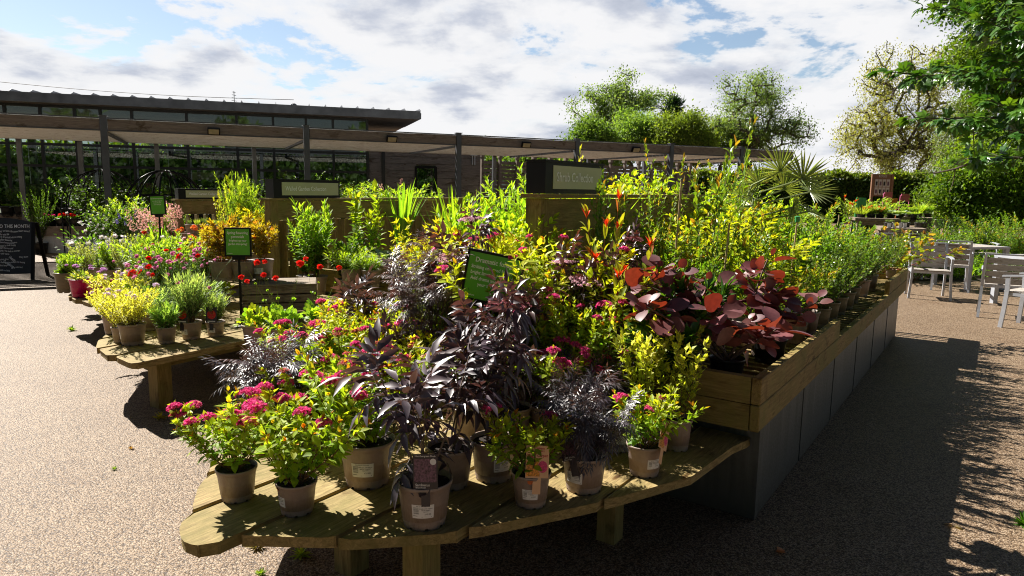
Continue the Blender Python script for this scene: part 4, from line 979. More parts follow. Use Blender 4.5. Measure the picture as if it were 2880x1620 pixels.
s=MB()
for i in range(int((BL-2.9)/.46)):
    x=i*.46+.3; s.box((x,4.4,ZE+.575),(.02,.6,.08)); 
part('standing_seams',s,'zinc',bld)
# glazing: mullions and panes, 3 rows
bays=[bx(v,WY) for v in (-190,-90,24,112,198,262,340,476,600,691,773,840,925)]
rows=[0.05,1.05,2.05,2.62,3.62]
for x in bays:
    m=MB(); m.box((x,WY,1.82),(.07,.10,3.62)); part('mullion',m,'darkframe',bld)
for z in rows:
    m=MB(); m.box(((bays[0]+bays[-1])/2,WY,z),(bays[-1]-bays[0],.09,.07)); part('transom',m,'darkframe',bld)
for i in range(len(bays)-1):
    for j in range(4):
        a,b=bays[i]+.035,bays[i+1]-.035; z0,z1=rows[j]+.035,rows[j+1]-.035
        m=MB(); m.box(((a+b)/2,WY,(z0+z1)/2),(b-a,.012,z1-z0)); part('window_pane',m,'glass',bld)
# far side glazing, floor, inner columns
for z0,z1,nm in ((0.0,1.5,'inner_wall'),(3.25,3.62,'inner_beam')):
    m=MB(); m.box(((bays[0]+bays[-1])/2,9.0,(z0+z1)/2),(bays[-1]-bays[0],.15,z1-z0)); part(nm,m,'darkframe',bld)
m=MB(); m.box(((bays[0]+bays[-1])/2,5.4,.01),(bays[-1]-bays[0],7.2,.02)); part('floor',m,'greywood',bld)
for i in range(12):
    x=bays[0]+(bays[-1]-bays[0])*i/11
    m=MB(); m.box((x,9.0,2.07),(.09,.10,2.34)); part('rear_mullion',m,'darkframe',bld)
    if i%2: m=MB(); m.tube([(x,5.2,0),(x,5.2,3.6)],.10,10); part('column',m,'darkframe',bld)
for x0,x1 in ((bx(560,5),bx(925,3)),):
    m=MB(); m.box(((x0+x1)/2,6.4,1.8),(x1-x0,.1,3.6)); part('partition_wall',m,'darkframe',bld)
for xd,y,w,h,zz,mt,nm in ((140,3.2,1.3,1.2,.9,'crate','display_stand'),(440,3.4,.9,1.1,.9,'crate','display_stand'),(370,4.2,.35,.16,1.55,'pinkpaint','hanging_sign'),(600,3.3,1.0,.9,1.1,'brownpanel','display_stand'),(720,4.4,.5,.35,2.1,'signolive','hanging_sign'),(250,4.6,.8,.22,1.75,'white','hanging_sign'),(60,3.6,.9,.8,1.0,'polywood','display_stand'),(520,4.8,.9,.25,1.9,'signolive','hanging_sign')):
    x=bx(xd,y,1.5); m=MB(); m.box((x,y,zz),(w,.3 if nm=='display_stand' else .03,h)); 
    if nm=='display_stand':
        m.box((x,y,zz+h/2+.03),(w+.1,.4,.04)); m.box((x-w/2+.04,y,zz/2-h/4),(.06,.3,zz-h/2)); m.box((x+w/2-.04,y,zz/2-h/4),(.06,.3,zz-h/2))
    part(nm,m,mt,bld)
# timber annex, lower roof
x0=gx1+.05; x1=bx(1208,WY)
annex=thing('timber_annex','low grey timber clad annex with one dark window','building',bl(x0,WY),BA)
AW=x1-x0; wx0=bx(1046,WY)-x0; wx1=bx(1096,WY)-x0
nb_=15
for k in range(nb_):
    z=3.2*(k+.5)/nb_; hh=3.2/nb_-.012
    segs=[(0,AW)] if not(.95<z<2.25) else [(0,wx0),(wx1,AW)]
    for a,b in segs: m=MB(); m.box(((a+b)/2,0,z),(b-a,.03,hh)); part('cladding_board',m,'greywood',annex)
m=MB(); m.box((AW/2,1.6,3.24),(AW+.1,3.4,.06)); part('roof',m,'zinc',annex)
m=MB(); m.box((AW/2,.12,1.6),(AW-.02,.15,3.18)); m_=m
m=MB(); 
for a,b in ((0.01,wx0-.02),(wx1+.02,AW-.01)): m.box(((a+b)/2,.10,1.6),(b-a,.1,3.18))
m.box(((wx0+wx1)/2,.10,.45),(wx1-wx0+.03,.1,.9)); m.box(((wx0+wx1)/2,.10,2.75),(wx1-wx0+.03,.1,.88)); m.box((AW,1.7,1.6),(.1,3.0,3.18)); part('wall',m,'greywood',annex)
wf=MB(); 
for a in (wx0,wx1): wf.box((a,-.01,1.6),(.07,.08,1.34))
for z in (.95,2.25): wf.box(((wx0+wx1)/2,-.01,z),(wx1-wx0,.078,.07))
w_=part('window',wf,'black',annex); m=MB(); m.box(((wx0+wx1)/2,.02,1.6),(wx1-wx0-.07,.01,1.23)); part('pane',m,'glass',w_)
m=MB(); m.box((bx(1190,WY)-x0,-.07,2.8),(.22,.10,.30)); m.box((bx(1187,WY)-x0,-.06,2.5),(.03,.03,.3)); m.box((bx(1193,WY)-x0,-.06,2.5),(.03,.03,.3)); part('meter_box',m,'white',annex)
m=MB(); m.box((AW*.12,-.04,1.6),(.10,.04,3.2)); part('post',m,'darkframe',annex)
# roof cowls, mast and cable
for xd,yd,lb in ((739,262,'small round flue cowl at the end of the overhead cable'),(968,284,'small round flue cowl near the tip of the metal roof')):
    p=atY(xd,yd,23.5 if xd<800 else 22.5); t=thing('flue_cowl',lb,'flue',(p[0],p[1],4.0),0,'flue cowls on the roof')
    hz=p[2]-4.0; m=MB(); m.lathe([(.07,0),(.07,hz*.8),(.09,hz*.8),(.09,hz),(.001,hz+.04)],12); part('pipe',m,'zinc',t)
p=atY(590,270,24); t=thing('roof_aerial','thin branched aerial standing on the roof','aerial',(p[0],p[1],4.1))
zt=atY(590,229,24)[2]-4.1; m=MB(); m.tube([(0,0,0),(0,0,zt)],.012,5)
for k in range(5): a=zt*(.35+.14*k); m.tube([(-.10+.01*k,0,a+.03),(.10-.01*k,0,a)],.008,4)
part('mast',m,'greysteel',t)
a=atY(-60,200,23.4); b=atY(739,251,23.5); m=MB(); tt=np.linspace(0,1,20)[:,None]; m.tube(a*(1-tt)+b*tt-np.array([0,0,1])*.12*np.sin(tt*math.pi),.009,4); tag(part('overhead_cable',m,'black'),'thin black cable strung above the metal roof','cable')
# slatted fence behind the pergola
fa=atY(1212,402,25.5); fb=atY(1735,402,31.); fl=np.linalg.norm((fb-fa)[:2]); fr=math.atan2((fb-fa)[1],(fb-fa)[0]); FH=2.75
fen=thing('slatted_fence','weathered horizontal slat fence with knobbed posts beyond the pergola','fence',(fa[0],fa[1],0),fr)
nsp=14
for i in range(nsp+1):
    x=fl*i/nsp; m=MB(); m.box((x,-.03,FH/2),(.10,.10,FH)); m.box((x,-.03,FH+.05),(.15,.15,.10)); part('post',m,'fencewood',fen)
for i in range(nsp):
    m=MB()
    for k in range(18): m.box((fl*(i+.5)/nsp,.045,.1+k*.145),(fl/nsp-.01,.025,.118))
    part('slat_panel',m,'fencewood',fen)
# ------------------------------------------------------------------ trees
def tree(name,label,x0,x1,ytop,ybot,Y,c0,c1,leafs,lsz,nt,per,cl,seed,blobs,group=None,stemr=.022,droop=0,depth=.8,mat='leaf',tx=None):
    """crown silhouette = union of ellipses (x,z,rx,rz as fractions of the surveyed crown box); limbs are grown out to points spread through it"""
    r=rs(seed); base=locx((x0+x1)/2 if tx is None else tx,Y,0); W=(x1-x0)*K/FPX*Y; zt=atY((x0+x1)/2,ytop,Y)[2]; zb=max(.15*zt,atY((x0+x1)/2,ybot,Y)[2]); Hc=zt-zb; cx=locx((x0+x1)/2,Y,0)[0]-base[0]
    bl_=np.array(blobs,float); wts=bl_[:,2]*bl_[:,3]; wts/=wts.sum(); nc=max(8,nt//6); k=r.choice(len(bl_),nc,p=wts); v=norm(r.normal(0,1,(nc,3)))*(r.uniform(0,1,(nc,1))**.38); q_=np.repeat(np.arange(nc),6)[:nt]; nt=len(q_); k=k[q_]; v=v[q_]
    Tg=np.stack([cx+(bl_[k,0]+v[:,0]*bl_[k,2])*W,v[:,1]*bl_[k,2]*W*depth,zb+(bl_[k,1]+v[:,2]*bl_[k,3])*Hc],1); Tg[:,2]=np.maximum(Tg[:,2],zb*.9)
    Tg=Tg+r.normal(0,1,Tg.shape)*W*.052*np.array([1,1,.8]); root0=np.array([0,0,zb+.0]); d0=np.linalg.norm(Tg-root0,axis=1); Tg=Tg[np.argsort(d0)]
    nodes_=[np.array([0,0,-.1]),np.array([0,0,zb*.5]),root0]; par=[-1,0,1]; segs=[]
    for t in Tg:
        A_=np.array(nodes_); d=np.linalg.norm(A_-t,axis=1)+.25*np.linalg.norm(A_-root0,axis=1)*0+np.where(A_[:,2]>t[2]+.3*Hc*.3,2,0); d[:2]+=1e3; i_=int(np.argmin(d)); a=A_[i_]; L_=np.linalg.norm(t-a)
        prev=i_; pi=a-A_[par[i_]]; di=norm(pi)
        n_=max(1,int(L_/(Hc*.05)))
        for s in range(1,n_+1):
            u=s/n_; q=a*(1-u)+t*u+di*L_*.28*u*(1-u)+np.array([0,0,L_*.10*u*(1-u)*(1 if not droop else 1.4)])+r.normal(0,L_*.02,3)*(s<n_); nodes_.append(q); par.append(prev); prev=len(nodes_)-1
        segs.append(prev)
    N_=np.array(nodes_); cnt=np.zeros(len(N_))
    for s in segs:
        while s>=0: cnt[s]+=1; s=par[s]
    r0=zt*stemr; rad=r0*(np.maximum(cnt,1)/nt)**.42; S=MB()
    for i in range(1,len(N_)):
        if rad[i]<r0*.05: continue
        S.tube([N_[par[i]],N_[i]],[rad[par[i]] if par[i]>1 else rad[i]*1.15,rad[i]],7 if rad[i]>r0*.3 else 4,cap=False)
    root=thing(name,label,'tree',base,0,group); part('trunk',S,'bark',root)
    ends=N_[segs]; m=nt*per; e=np.repeat(ends,per,0); P=e+r.normal(0,1,(m,3))*cl*np.array([1,1,.7]); 
    if droop: P[:,2]-=np.abs(r.normal(0,droop,m))
    hue=np.repeat(r.uniform(0,1,nt),per)*.7+r.uniform(0,.3,m); D=r.normal(0,1,(m,3))+np.array([0,0,-.3-droop]); Nn=r.normal(0,.6,(m,3))+np.array([0,0,1.])
    Lf=MB(); scatter(Lf,leafs,P,D,Nn,lsz*r.uniform(.6,1.3,m),jit(r,lerp(c0,c1,hue),m,.2,.06)); part('crown',Lf,mat,root); return root
G1=(.045,.10,.018);G2=(.12,.20,.035)
gt='trees beyond the garden centre'
AG=((0,.62,.32,.36),(-.3,.42,.2,.28),(.3,.45,.2,.25),(.02,.3,.36,.25))
ASH=((0,.74,.27,.26),(-.2,.5,.24,.26),(.12,.5,.26,.3),(-.40,.42,.10,.14),(.36,.30,.14,.17),(.05,.22,.2,.2))
DOME=((0,.55,.42,.43),(-.25,.35,.27,.32),(.25,.35,.27,.32))
tree('ash_tree','airy green tree rising left above the denser tree clump',1437,1652,188,330,62,(.09,.15,.05),(.21,.29,.12),L_dia,.20,230,60,.42,101,((-.05,.72,.24,.26),(-.3,.42,.2,.25),(.25,.58,.25,.16),(.0,.3,.32,.28)),gt)  # leaf greens from here to the poplar are lightened to stand in for haze
tree('oak_tree','rounded mid green tree at the left end of the dense clump, over the pergola beam',1430,1545,300,420,55,(.07,.14,.03),(.16,.25,.06),L_dia,.22,150,150,.5,102,DOME,gt)
tree('lime_tree','bright rounded tree in the middle of the dense clump',1510,1660,266,420,58,(.13,.22,.06),(.24,.35,.10),L_dia,.20,190,170,.5,103,DOME,gt)
tree('oak_tree','dark yellowish green tree right of the bright rounded one, below the conifer',1628,1775,281,420,56,(.11,.17,.035),(.22,.28,.06),L_dia,.21,180,170,.5,104,DOME,gt)
tree('oak_tree','bushy olive green tree at the right end of the dense clump',1730,1880,300,420,60,(.12,.18,.05),(.22,.28,.09),L_dia,.21,150,120,.5,105,DOME,gt)
tree('ash_tree','tall open crowned tree with bare limbs showing against the sky',1738,2012,178,400,58,(.11,.17,.065),(.21,.29,.125),L_dia,.17,330,55,.40,106,ASH,gt,.026)
tree('willow_tree','huge pale yellow green willow with leaning dark limbs',2082,2392,118,440,44,(.21,.22,.09),(.36,.35,.16),L_dia,.13,480,58,.27,107,((-.12,.80,.22,.19),(.2,.82,.24,.17),(-.3,.36,.2,.2),(.0,.45,.26,.3),(.26,.42,.22,.3),(.42,.66,.09,.1),(-.05,.15,.35,.14)),gt,.028,.5)
tree('grey_poplar','loose grey green tree filling the gap right of the willow',2320,2500,235,440,36,(.12,.16,.075),(.21,.26,.13),L_dia,.12,240,75,.26,108,((0,.6,.4,.38),(-.15,.25,.32,.24),(.2,.3,.3,.3)),gt)
tree('hedgerow_tree','low distant tree seen under the pergola beam, left of the fence posts',1205,1300,372,455,70,G1,G2,L_dia,.3,60,130,.8,109,DOME,gt)
tree('hedgerow_tree','low distant tree seen under the pergola beam, right of the Shrub Collection board',1300,1450,378,455,66,G1,G2,L_dia,.3,70,150,.8,110,DOME,gt)
tree('beech_tree','tall dark green tree reaching into the top right corner of the sky',2350,2900,-190,300,21,(.035,.09,.01),(.15,.22,.025),L_dia,.12,760,190,.25,111,((.15,.5,.36,.48),(-.26,.62,.22,.18),(-.28,.36,.20,.15),(-.12,.20,.22,.16)),'trees on the right edge',.02,tx=2700)
tree('beech_tree','bushy yellow green tree standing below the taller dark one at the right edge',2320,2850,300,560,19,(.045,.11,.012),(.19,.27,.03),L_dia,.10,420,190,.24,112,((.1,.5,.4,.48),(-.22,.35,.22,.34),(-.36,.22,.13,.22)),'trees on the right edge',tx=2620)
# conifer
def conifer():
    r=rs(9); Y=62; b=locx(1683,Y,0); H=atY(1683,243,Y)[2]; root=thing('pine_tree','dark conifer top poking above the dense clump','tree',b,0,gt)
    S=MB(); S.tube([(0,0,0),(0,0,H)],[.3,.05],6); Lf=MB()
    for k in range(60):
        z=H*(.35+.63*k/60); a=k*2.4; ln=(H-z)*.34+.35; ln*=r.uniform(.7,1.2); e=np.array([math.cos(a)*ln,math.sin(a)*ln,z+ln*.15]); S.tube([(0,0,z),e],[.05,.02],3,cap=False)
        n=60; t=r.uniform(.2,1,n)[:,None]; P=np.array([0,0,z])*(1-t)+e*t+r.normal(0,.16,(n,3)); scatter(Lf,L_nar,P,r.normal(0,1,(n,3))+[0,0,.4],r.normal(0,1,(n,3)),.6,jit(r,(.02,.05,.022),n))
    part('trunk',S,'bark',root); part('crown',Lf,'leaf',root)
conifer()
# sycamore with large leaves at the right edge
def sycamore():
    r=rs(12); root=thing('sycamore_tree','near sycamore hanging big lobed leaves in from the right edge','tree',(5.85,7.0,0),0,'trees on the right edge')
    S=MB(); S.tube([(0,0,-.05),(.03,0,1.6),(-.05,.1,3.3),(-.1,.1,4.6)],[.10,.085,.06,.03],10)
    L=[]
    for (x,z0,dx,dy,dz) in ((0,2.3,-1.25,-.3,.25),(0,2.6,-1.35,.2,.45),(0,2.9,-1.2,-.15,.7),(0,3.2,-1.0,.5,.8),(0,2.0,-1.0,.3,.1),(0,2.1,-.9,-.5,.3),(0,3.4,-.8,-.5,1.0),(0,2.7,.9,.3,.8),(0,2.4,-1.1,-.6,.9),(0,2.3,.6,-.7,.5)):
        t=np.linspace(0,1,8)[:,None]; L.append(np.concatenate([x+dx*1.45*t,dy*1.3*t,z0+dz*t-.25*t*t],1)+r.normal(0,.015,(8,3)))
    B=branches(r,L,10,.8,.42,5,.1,.97,.1); stemtubes(S,L,.025,.008,(1,1,1)); stemtubes(S,B,.008,.003,(1,1,1),3)
    P,D,N,T,Z=nodes(r,B+L,.06,2,1.0,.2,.35,.3); k=Z>1.95; P,D,N,T=P[k],D[k],N[k],T[k]; n=len(P)
    Lf=MB(); scatter(Lf,L_maple,P+D*.05,D,N,.118*r.uniform(.6,1.15,n),jit(r,lerp((.035,.11,.015),(.13,.25,.03),r.uniform(0,1,n)**2),n,.2,.08))
    part('trunk',S,'bark',root); part('crown',Lf,'leafgloss',root)
sycamore()
# clipped hedge
def hedge(label,a,b,H,D,n,c0,c1,seed,top=(.22,.26,.03),name='hedge',ls=.11,grp=None):
    r=rs(seed); a=np.array(a[:2]);b=np.array(b[:2]); L=np.linalg.norm(b-a); rot=math.atan2(b[1]-a[1],b[0]-a[0]); root=thing(name,label,'hedge',(a[0],a[1],0),rot,grp)
    u=r.uniform(0,1,n); x=u*L; side=r.uniform(0,1,n); wav=.10*np.sin(x*1.7+seed)+.07*np.sin(x*4.3)
    y=np.where(side<.55,-D/2+r.normal(0,.10,n),r.uniform(-D/2,D/2,n)); z=np.where(side<.55,H*r.uniform(0,1,n),H+wav+r.normal(0,.09,n)); 
    P=np.stack([x,y,z],1); Nn=np.where((side<.55)[:,None],np.array([0,-1,.6]),np.array([0,-.2,1.]))+r.normal(0,.5,(n,3)); D_=r.normal(0,1,(n,3))
    c=lerp(c0,c1,r.uniform(0,1,n)); k=z>H-.12; c[k]=lerp(c1,top,r.uniform(0,1,n))[k]
    Lf=MB(); scatter(Lf,L_dia,P,D_,Nn,ls*r.uniform(.6,1.3,n),jit(r,c,n,.25)); part('foliage',Lf,'leaf',root)
    S=MB(); 
    for i in range(int(L/.6)): S.tube([(i*.6+.2,0,0),(i*.6+r.uniform(0,.4),0,H*.9)],[.03,.012],5)
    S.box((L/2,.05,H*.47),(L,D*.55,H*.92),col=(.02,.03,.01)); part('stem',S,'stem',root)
a=locx(1690,42,0); b=locx(2760,37,0)
hedge('long clipped hedge closing off the garden behind the display board','' or a,b,2.62,1.2,38000,(.03,.07,.012),(.07,.13,.02),5,ls=.19)
a=locx(-150,48,0); b=locx(1210,48,0)
hedge('tall hedge seen dimly through the glazed building',a,b,4.0,2.,14000,(.025,.07,.02),(.06,.12,.03),6,ls=.42)
# ------------------------------------------------------------------ chairs and tables
def make_chair():
    t=thing('patio_chair','','chair')
    fw,bw=.265,.235
    for sg in (-1,1):
        y=np.array([.25,.235,.225,.23]); z=np.array([0,.22,.44,.645]); x=sg*np.array([.285,.27,.262,.262]); m=MB(); m.sweep(np.stack([x,y,z],1),.032,.045,(1,0,0)); part('leg',m,'alu',t)
        s=np.linspace(0,1,9); z=s*.85; y=-.20-.09*np.abs(s-.5)**1.3*2-.05*s; y=-.19-.10*(1-s)**2*1.2-.10*np.clip(s-.5,0,1)**1.0*1.6; x=sg*(.245+.02*(1-s)); m=MB(); m.sweep(np.stack([x,y,z],1),.032,.045,(1,0,0)); part('leg',m,'alu',t)
        u=np.linspace(0,1,7); m=MB(); m.sweep(np.stack([sg*(.262+0*u),-.24+.53*u,.635+.022*np.sin(u*math.pi)],1),.042,.02,(1,0,0)); part('armrest',m,'alu',t)
        m=MB(); m.box((sg*.255,.02,.42),(.022,.42,.035)); part('seat_rail',m,'alu',t)
    m=MB(); m.box((0,.225,.42),(.5,.022,.035)); m.box((0,-.18,.42),(.46,.022,.035)); part('seat_frame',m,'alu',t)
    m=MB()
    for k in range(5): m.box((0,-.145+k*.092,.446-.006*math.cos(k)),(.50,.082,.014))
    part('seat',m,'polywood',t)
    m=MB()
    for k in range(4): z=.50+k*.088; s=z/.85; m.box((0,-.19-.12*(1-s)**2-.16*max(0,s-.5)+.005,z),(.465,.012,.076))
    part('backrest',m,'polywood',t)
    m=MB(); m.box((0,-.275,.852),(.50,.030,.02)); part('top_rail',m,'alu',t)
    return t
ch=make_chair(); gc='slatted patio chairs beside the planter'
def place_chair(xd,yd,rz,label,first=False):
    p=at(xd,yd,0)
    if first: ch.location=tuple(p); ch.rotation_euler=(0,0,rz); ch['label']=label; ch['group']=gc; return ch
    return dup(ch,p,rz,label,gc)
place_chair(2331,748,R(157),'pale slatted chair nearest the planter end, turned towards the path, behind red twigs',True)
place_chair(2388,728,R(-32),'slatted chair seen from behind, pushed to the table, second from the planter end')
place_chair(2452,688,R(172),'slatted chair on the far side of the table, only its top rail and back visible')
place_chair(2520,796,R(-35),'slatted chair with dark shaded back standing apart right of the table')
place_chair(2598,826,R(35),'slatted chair cut off by the right edge of the photo, nearest of all')
place_chair(2246,700,R(200),'pale chair half hidden behind the end of the long planter')
place_chair(2330,700,R(185),'bright white lit chair back just behind the chair nearest the planter end')
def make_table(p,rz,label):
    t=thing('patio_table',label,'table',p,rz,'slatted patio tables')
    W,D=.80,.80
    for x in (-1,1):
        for y in (-1,1): m=MB(); m.box((x*(W/2-.04),y*(D/2-.04),.355),(.07,.07,.71)); part('leg',m,'alu',t)
    m=MB(); m.box((0,-D/2+.02,.725),(W,.04,.04)); m.box((0,D/2-.02,.725),(W,.04,.04)); m.box((-W/2+.02,0,.725),(.04,D-.084,.04)); m.box((W/2-.02,0,.725),(.04,D-.084,.04)); part('frame',m,'alu',t)
    m=MB()
    for k in range(7): m.box((0,-D/2+.095+k*.101,.738),(W-.085,.092,.014))
    part('tabletop',m,'polywood',t)
make_table(at(2432,722,0),R(12),'square slatted table among the chairs left of the shrub bed')
make_table(at(2622,790,0)+np.array([.35,.6,0]),R(5),'slatted table mostly outside the right edge behind the cut off chair')
# ------------------------------------------------------------------ under the pergola: troughs and stock
def trough(label,p,rz,W,D,zm,zt,matb='white'):
    root=thing('planting_trough',label,'planter',p,rz,'timber edged troughs under the pergola')
    m=MB(); m.box((W/2,D/2,zm/2),(W,D,zm-.004)); m.box((W*.3,-.003,zm/2),(.006,.008,zm-.02)); m.box((W*.65,-.003,zm/2),(.006,.008,zm-.02)); part('base',m,matb,root)
    for y in (-.03,D+.03): m=MB(); m.box((0,0,0),(W+.14,.05,zt-zm)); part('rail',m,'beam',root,loc=(W/2,y,(zm+zt)/2))
    for x in (-.045,W+.045): m=MB(); m.box((0,0,0),(D,.05,zt-zm)); part('rail',m,'beam',root,loc=(x,D/2,(zm+zt)/2),rot=(0,0,math.pi/2))
    m=MB(); m.box((W/2,D/2,zt-.06),(W-.01,D-.01,.04)); part('soil',m,'soil',root)
p=at(112/K,712/K,0); trough('pale trough of pink and red geraniums right of the chalkboard',p,R(8),1.0,.7,.40,.62)
p=locx(-30,16.5,0); trough('timber edged trough of bedding plants just above the chalkboard',p,R(20),1.25,.7,.55,.82)
p=locx(-60,17.6,0); trough('dim trough against the glass, behind the others',p,R(20),9.0,.8,.5,.78)
# rose arches
def arch(label,xd,Y,W,Hh,rz):
    p=locx(xd,Y,0); t=thing('garden_arch',label,'garden arch',p,rz,'black wire garden arches')
    for k in range(6):
        a=k*math.pi/6; c,s=math.cos(a),math.sin(a); u=np.linspace(0,math.pi,17); m=MB(); pts=np.stack([np.cos(u)*W/2*c,np.cos(u)*W/2*s,Hh*.55+np.sin(u)*Hh*.45],1)
        pts=np.concatenate([[(W/2*c,W/2*s,0)],pts,[(-W/2*c,-W/2*s,0)]]); m.tube(pts,.014,5); part('hoop',m,'black',t)
    for z in (.55,.75): 
        u=np.linspace(0,6.283,25); rr=W/2*(1 if z<.56 else .86); m=MB(); m.tube(np.stack([np.cos(u)*rr,np.sin(u)*rr,0*u+Hh*z],1),.01,4); part('ring',m,'black',t)
arch('black wire dome in front of the glazing, above the small green sign',428,13.2,1.5,1.86,.3)
arch('dim black wire arch left of the dome, behind the pergola post',270,15.5,1.6,1.9,.1)
# ------------------------------------------------------------------ far garden on the right
def display_board():
    a=atY(2191,500,30); t=thing('display_board','brown framed notice board of small pictures in front of the far hedge','notice board',(a[0],a[1],0),R(3))
    W=(2241-2191)*K/FPX*30; zt=atY(2215,438,30)[2]; zb=atY(2215,494,30)[2]
    for x in (0,W): m=MB(); m.box((x,0,zt/2),(.10,.08,zt)); part('post',m,'brownpanel',t)
    m=MB(); m.box((W/2,0,(zt+zb)/2),(W-.11,.04,zt-zb)); part('panel',m,'brownpanel',t)
    m=MB(); r=rs(4)
    hh=zt-zb
    for i in range(4):
        for j in range(2):
            x=.09+(W-.18)*(i+.5)/4; z=zt-.22*hh-hh*.36*(j+.5); m.box((x,-.024,z),((W-.18)/4-.03,.006,hh*.33)); m.box((x,-.029,z-.02),((W-.18)/4-.09,.004,hh*.18),mi=1+((i+j)%2))
    part('poster',m,['poster','darkframe','cardpurple'],t)
    V,T=text_pts('ROSES',.13,'CENTER'); m=MB(); m.add(np.stack([V[:,0]+W/2,np.full(len(V),-.026),V[:,1]+zt-.10*hh],1),None,T); part('lettering',m,'poster',t)
display_board()
def far_table(label,xd0,xd1,ytop,Y,mat='crate',n=0):
    a=atY(xd0,ytop,Y); b=atY(xd1,ytop,Y-.3); z=a[2]; L=np.linalg.norm((b-a)[:2]); t=thing('display_table',label,'table',(a[0],a[1],0),math.atan2(b[1]-a[1],b[0]-a[0]),'display tables of the far garden')
    m=MB(); m.box((L/2,.4,z-.03),(L,1.0,.06)); part('tabletop',m,mat,t)
    for x in (.1,L-.1):
        for y in (-.03,.83): m=MB(); m.box((x,y,(z-.06)/2),(.09,.09,z-.06)); part('leg',m,mat,t)
    m=MB(); m.box((L/2,.0,z-.12),(L-.3,.03,.10)); part('apron',m,mat,t)
    return a,b,z
far_table('grey bench of pale planters far back on the right',2356,2420,524,21,'greywood')
far_table('low dark table of bright perennials in the far garden, left half',2150,2265,548,17,'crate')
far_table('low dark table of bright perennials in the far garden, right half',2268,2350,546,17.3,'crate')
far_table('lowest front table with small pots under white labels',2215,2330,572,14,'crate')
def urn(xd,ybot,ytop,Y,rD,label,mat='stone',sq=1.3):
    p=atY(xd,ybot,Y); z1=atY(xd,ytop,Y)[2]; h=z1-p[2]; r0=rD*K/FPX*Y/2
    t=thing('large_planter_pot',label,'plant pot',p,0,'large stone coloured pots stacked for sale'); m=MB(); m.lathe([(.001,0),(r0*.62,0),(r0*.66,h*.05),(r0*.88,h*.9),(r0*1.0,h*.91),(r0*1.0,h),(r0*.85,h),(r0*.8,h*.6),(.001,h*.55)],20); part('body',m,mat,t,True)
    m=MB(); m.lathe([(r0*1.0,h*.93),(r0*1.05,h*.95),(r0*1.05,h*.99),(r0*1.0,h*1.003)],20); part('rim',m,mat,t,True)
for a in ((2347,545,503,20,25,'tall grey urn at the left end of the pale pots'),(2347,562,547,19.8,24,'flat grey bowl under the tall left urn'),(2366,524,504,20.6,17,'pale pot first on the grey bench','palepot'),(2383,524,505,20.7,19,'wide pale pot in the middle of the grey bench','palepot'),(2399,524,508,20.4,18,'small pale bowl at the right of the grey bench','palepot'),(2436,560,505,20.2,27,'tall pale pot closing the row at the right','palepot'),(2381,552,530,19.5,22,'grey green pot standing alone below the bench'),(2360,575,552,18.8,26,'large grey pot in the front row, leftmost'),(2382,578,553,18.7,27,'large grey pot in the front row, second'),(2406,575,548,18.8,27,'large grey pot in the front row, third'),(2430,572,543,19,21,'grey pot in the front row beside the tall pale one'),(2432,584,556,18.4,26,'large grey pot in the front row, rightmost')):
    urn(*a)
def folding_chair(xd,ybot,ytop,Y,wd,mat,label):
    p=locx(xd,Y,0); z1=atY(xd,ytop,Y)[2]; z0=atY(xd,ybot,Y)[2]; w=wd*K/FPX*Y
    t=thing('garden_chair',label,'chair',p,.1,None); m=MB(); m.box((0,0,(z0+z1)/2),(w,.02,(z1-z0))); m.box((0,-.02,(z0+z1)/2+.1),(w*.92,.02,(z1-z0)*.35)); part('backrest',m,mat,t)
    m=MB(); m.box((0,-.22,.46),(w,.42,.025)); part('seat',m,mat,t)
    for s in (-1,1): 
        m=MB(); m.sweep([(s*w/2,.05,0),(s*w/2,0,z1)],.02,.02,(1,0,0)); part('leg',m,mat,t)
        m=MB(); m.sweep([(s*w/2,-.42,0),(s*w/2,-.36,.46)],.02,.02,(1,0,0)); part('leg',m,mat,t)
folding_chair(2154,550,497,17.5,24,'greenpaint','green metal chair at the left of the far garden')
folding_chair(2221,505,486,20,22,'pinkpaint','pink chair back below the display board')
folding_chair(2264,507,491,20.3,24,'pinkpaint','pink chair back right of the display board')
folding_chair(2232,520,501,19.4,28,'orangepaint','orange slatted chair between the two pink ones')
# ------------------------------------------------------------------ litter
p=at(1522,1358,0); m=MB(); m.add([(-.022,-.015,.003),(.022,-.012,.006),(.024,.014,.004),(-.02,.013,.002),(-.022,-.015,.0015),(.022,-.012,.0045),(.024,.014,.0025),(-.02,.013,.0005)],[(0,1,2,3),(7,6,5,4),(0,4,5,1),(1,5,6,2),(2,6,7,3),(3,7,4,0)]); m.box((-.008,0,.0048),(.012,.016,.001),mi=1)
o=part('paper_label',m,['label','ink'],loc=p,rot=(0,0,-.3)); tag(o,'white price label fallen on the gravel under the bench leg','litter')
for i,(x,y,s,c,lb) in enumerate(((1950,1392,.05,(.5,.22,.1),'tan dry leaf lying on the shaded gravel, lower right'),(2395,1325,.05,(.35,.24,.15),'curled brown leaf near the leafy shadow edge'),(1545,1215,.02,(.5,.4,.3),'tiny pale leaf on the gravel'))[:2]):
    p=at(x,y,0); m=MB(); r=rs(i); scatter(m,L_round,np.array([[0,0,.006],[.01,.0,.012]]),r.normal(0,1,(2,3))*[1,1,.1],np.array([[.1,.1,1],[.3,0,1.]]),s,jit(r,c,2)); o=part('fallen_leaf',m,'leaf',loc=p); tag(o,lb,'leaf','dry leaves on the gravel')
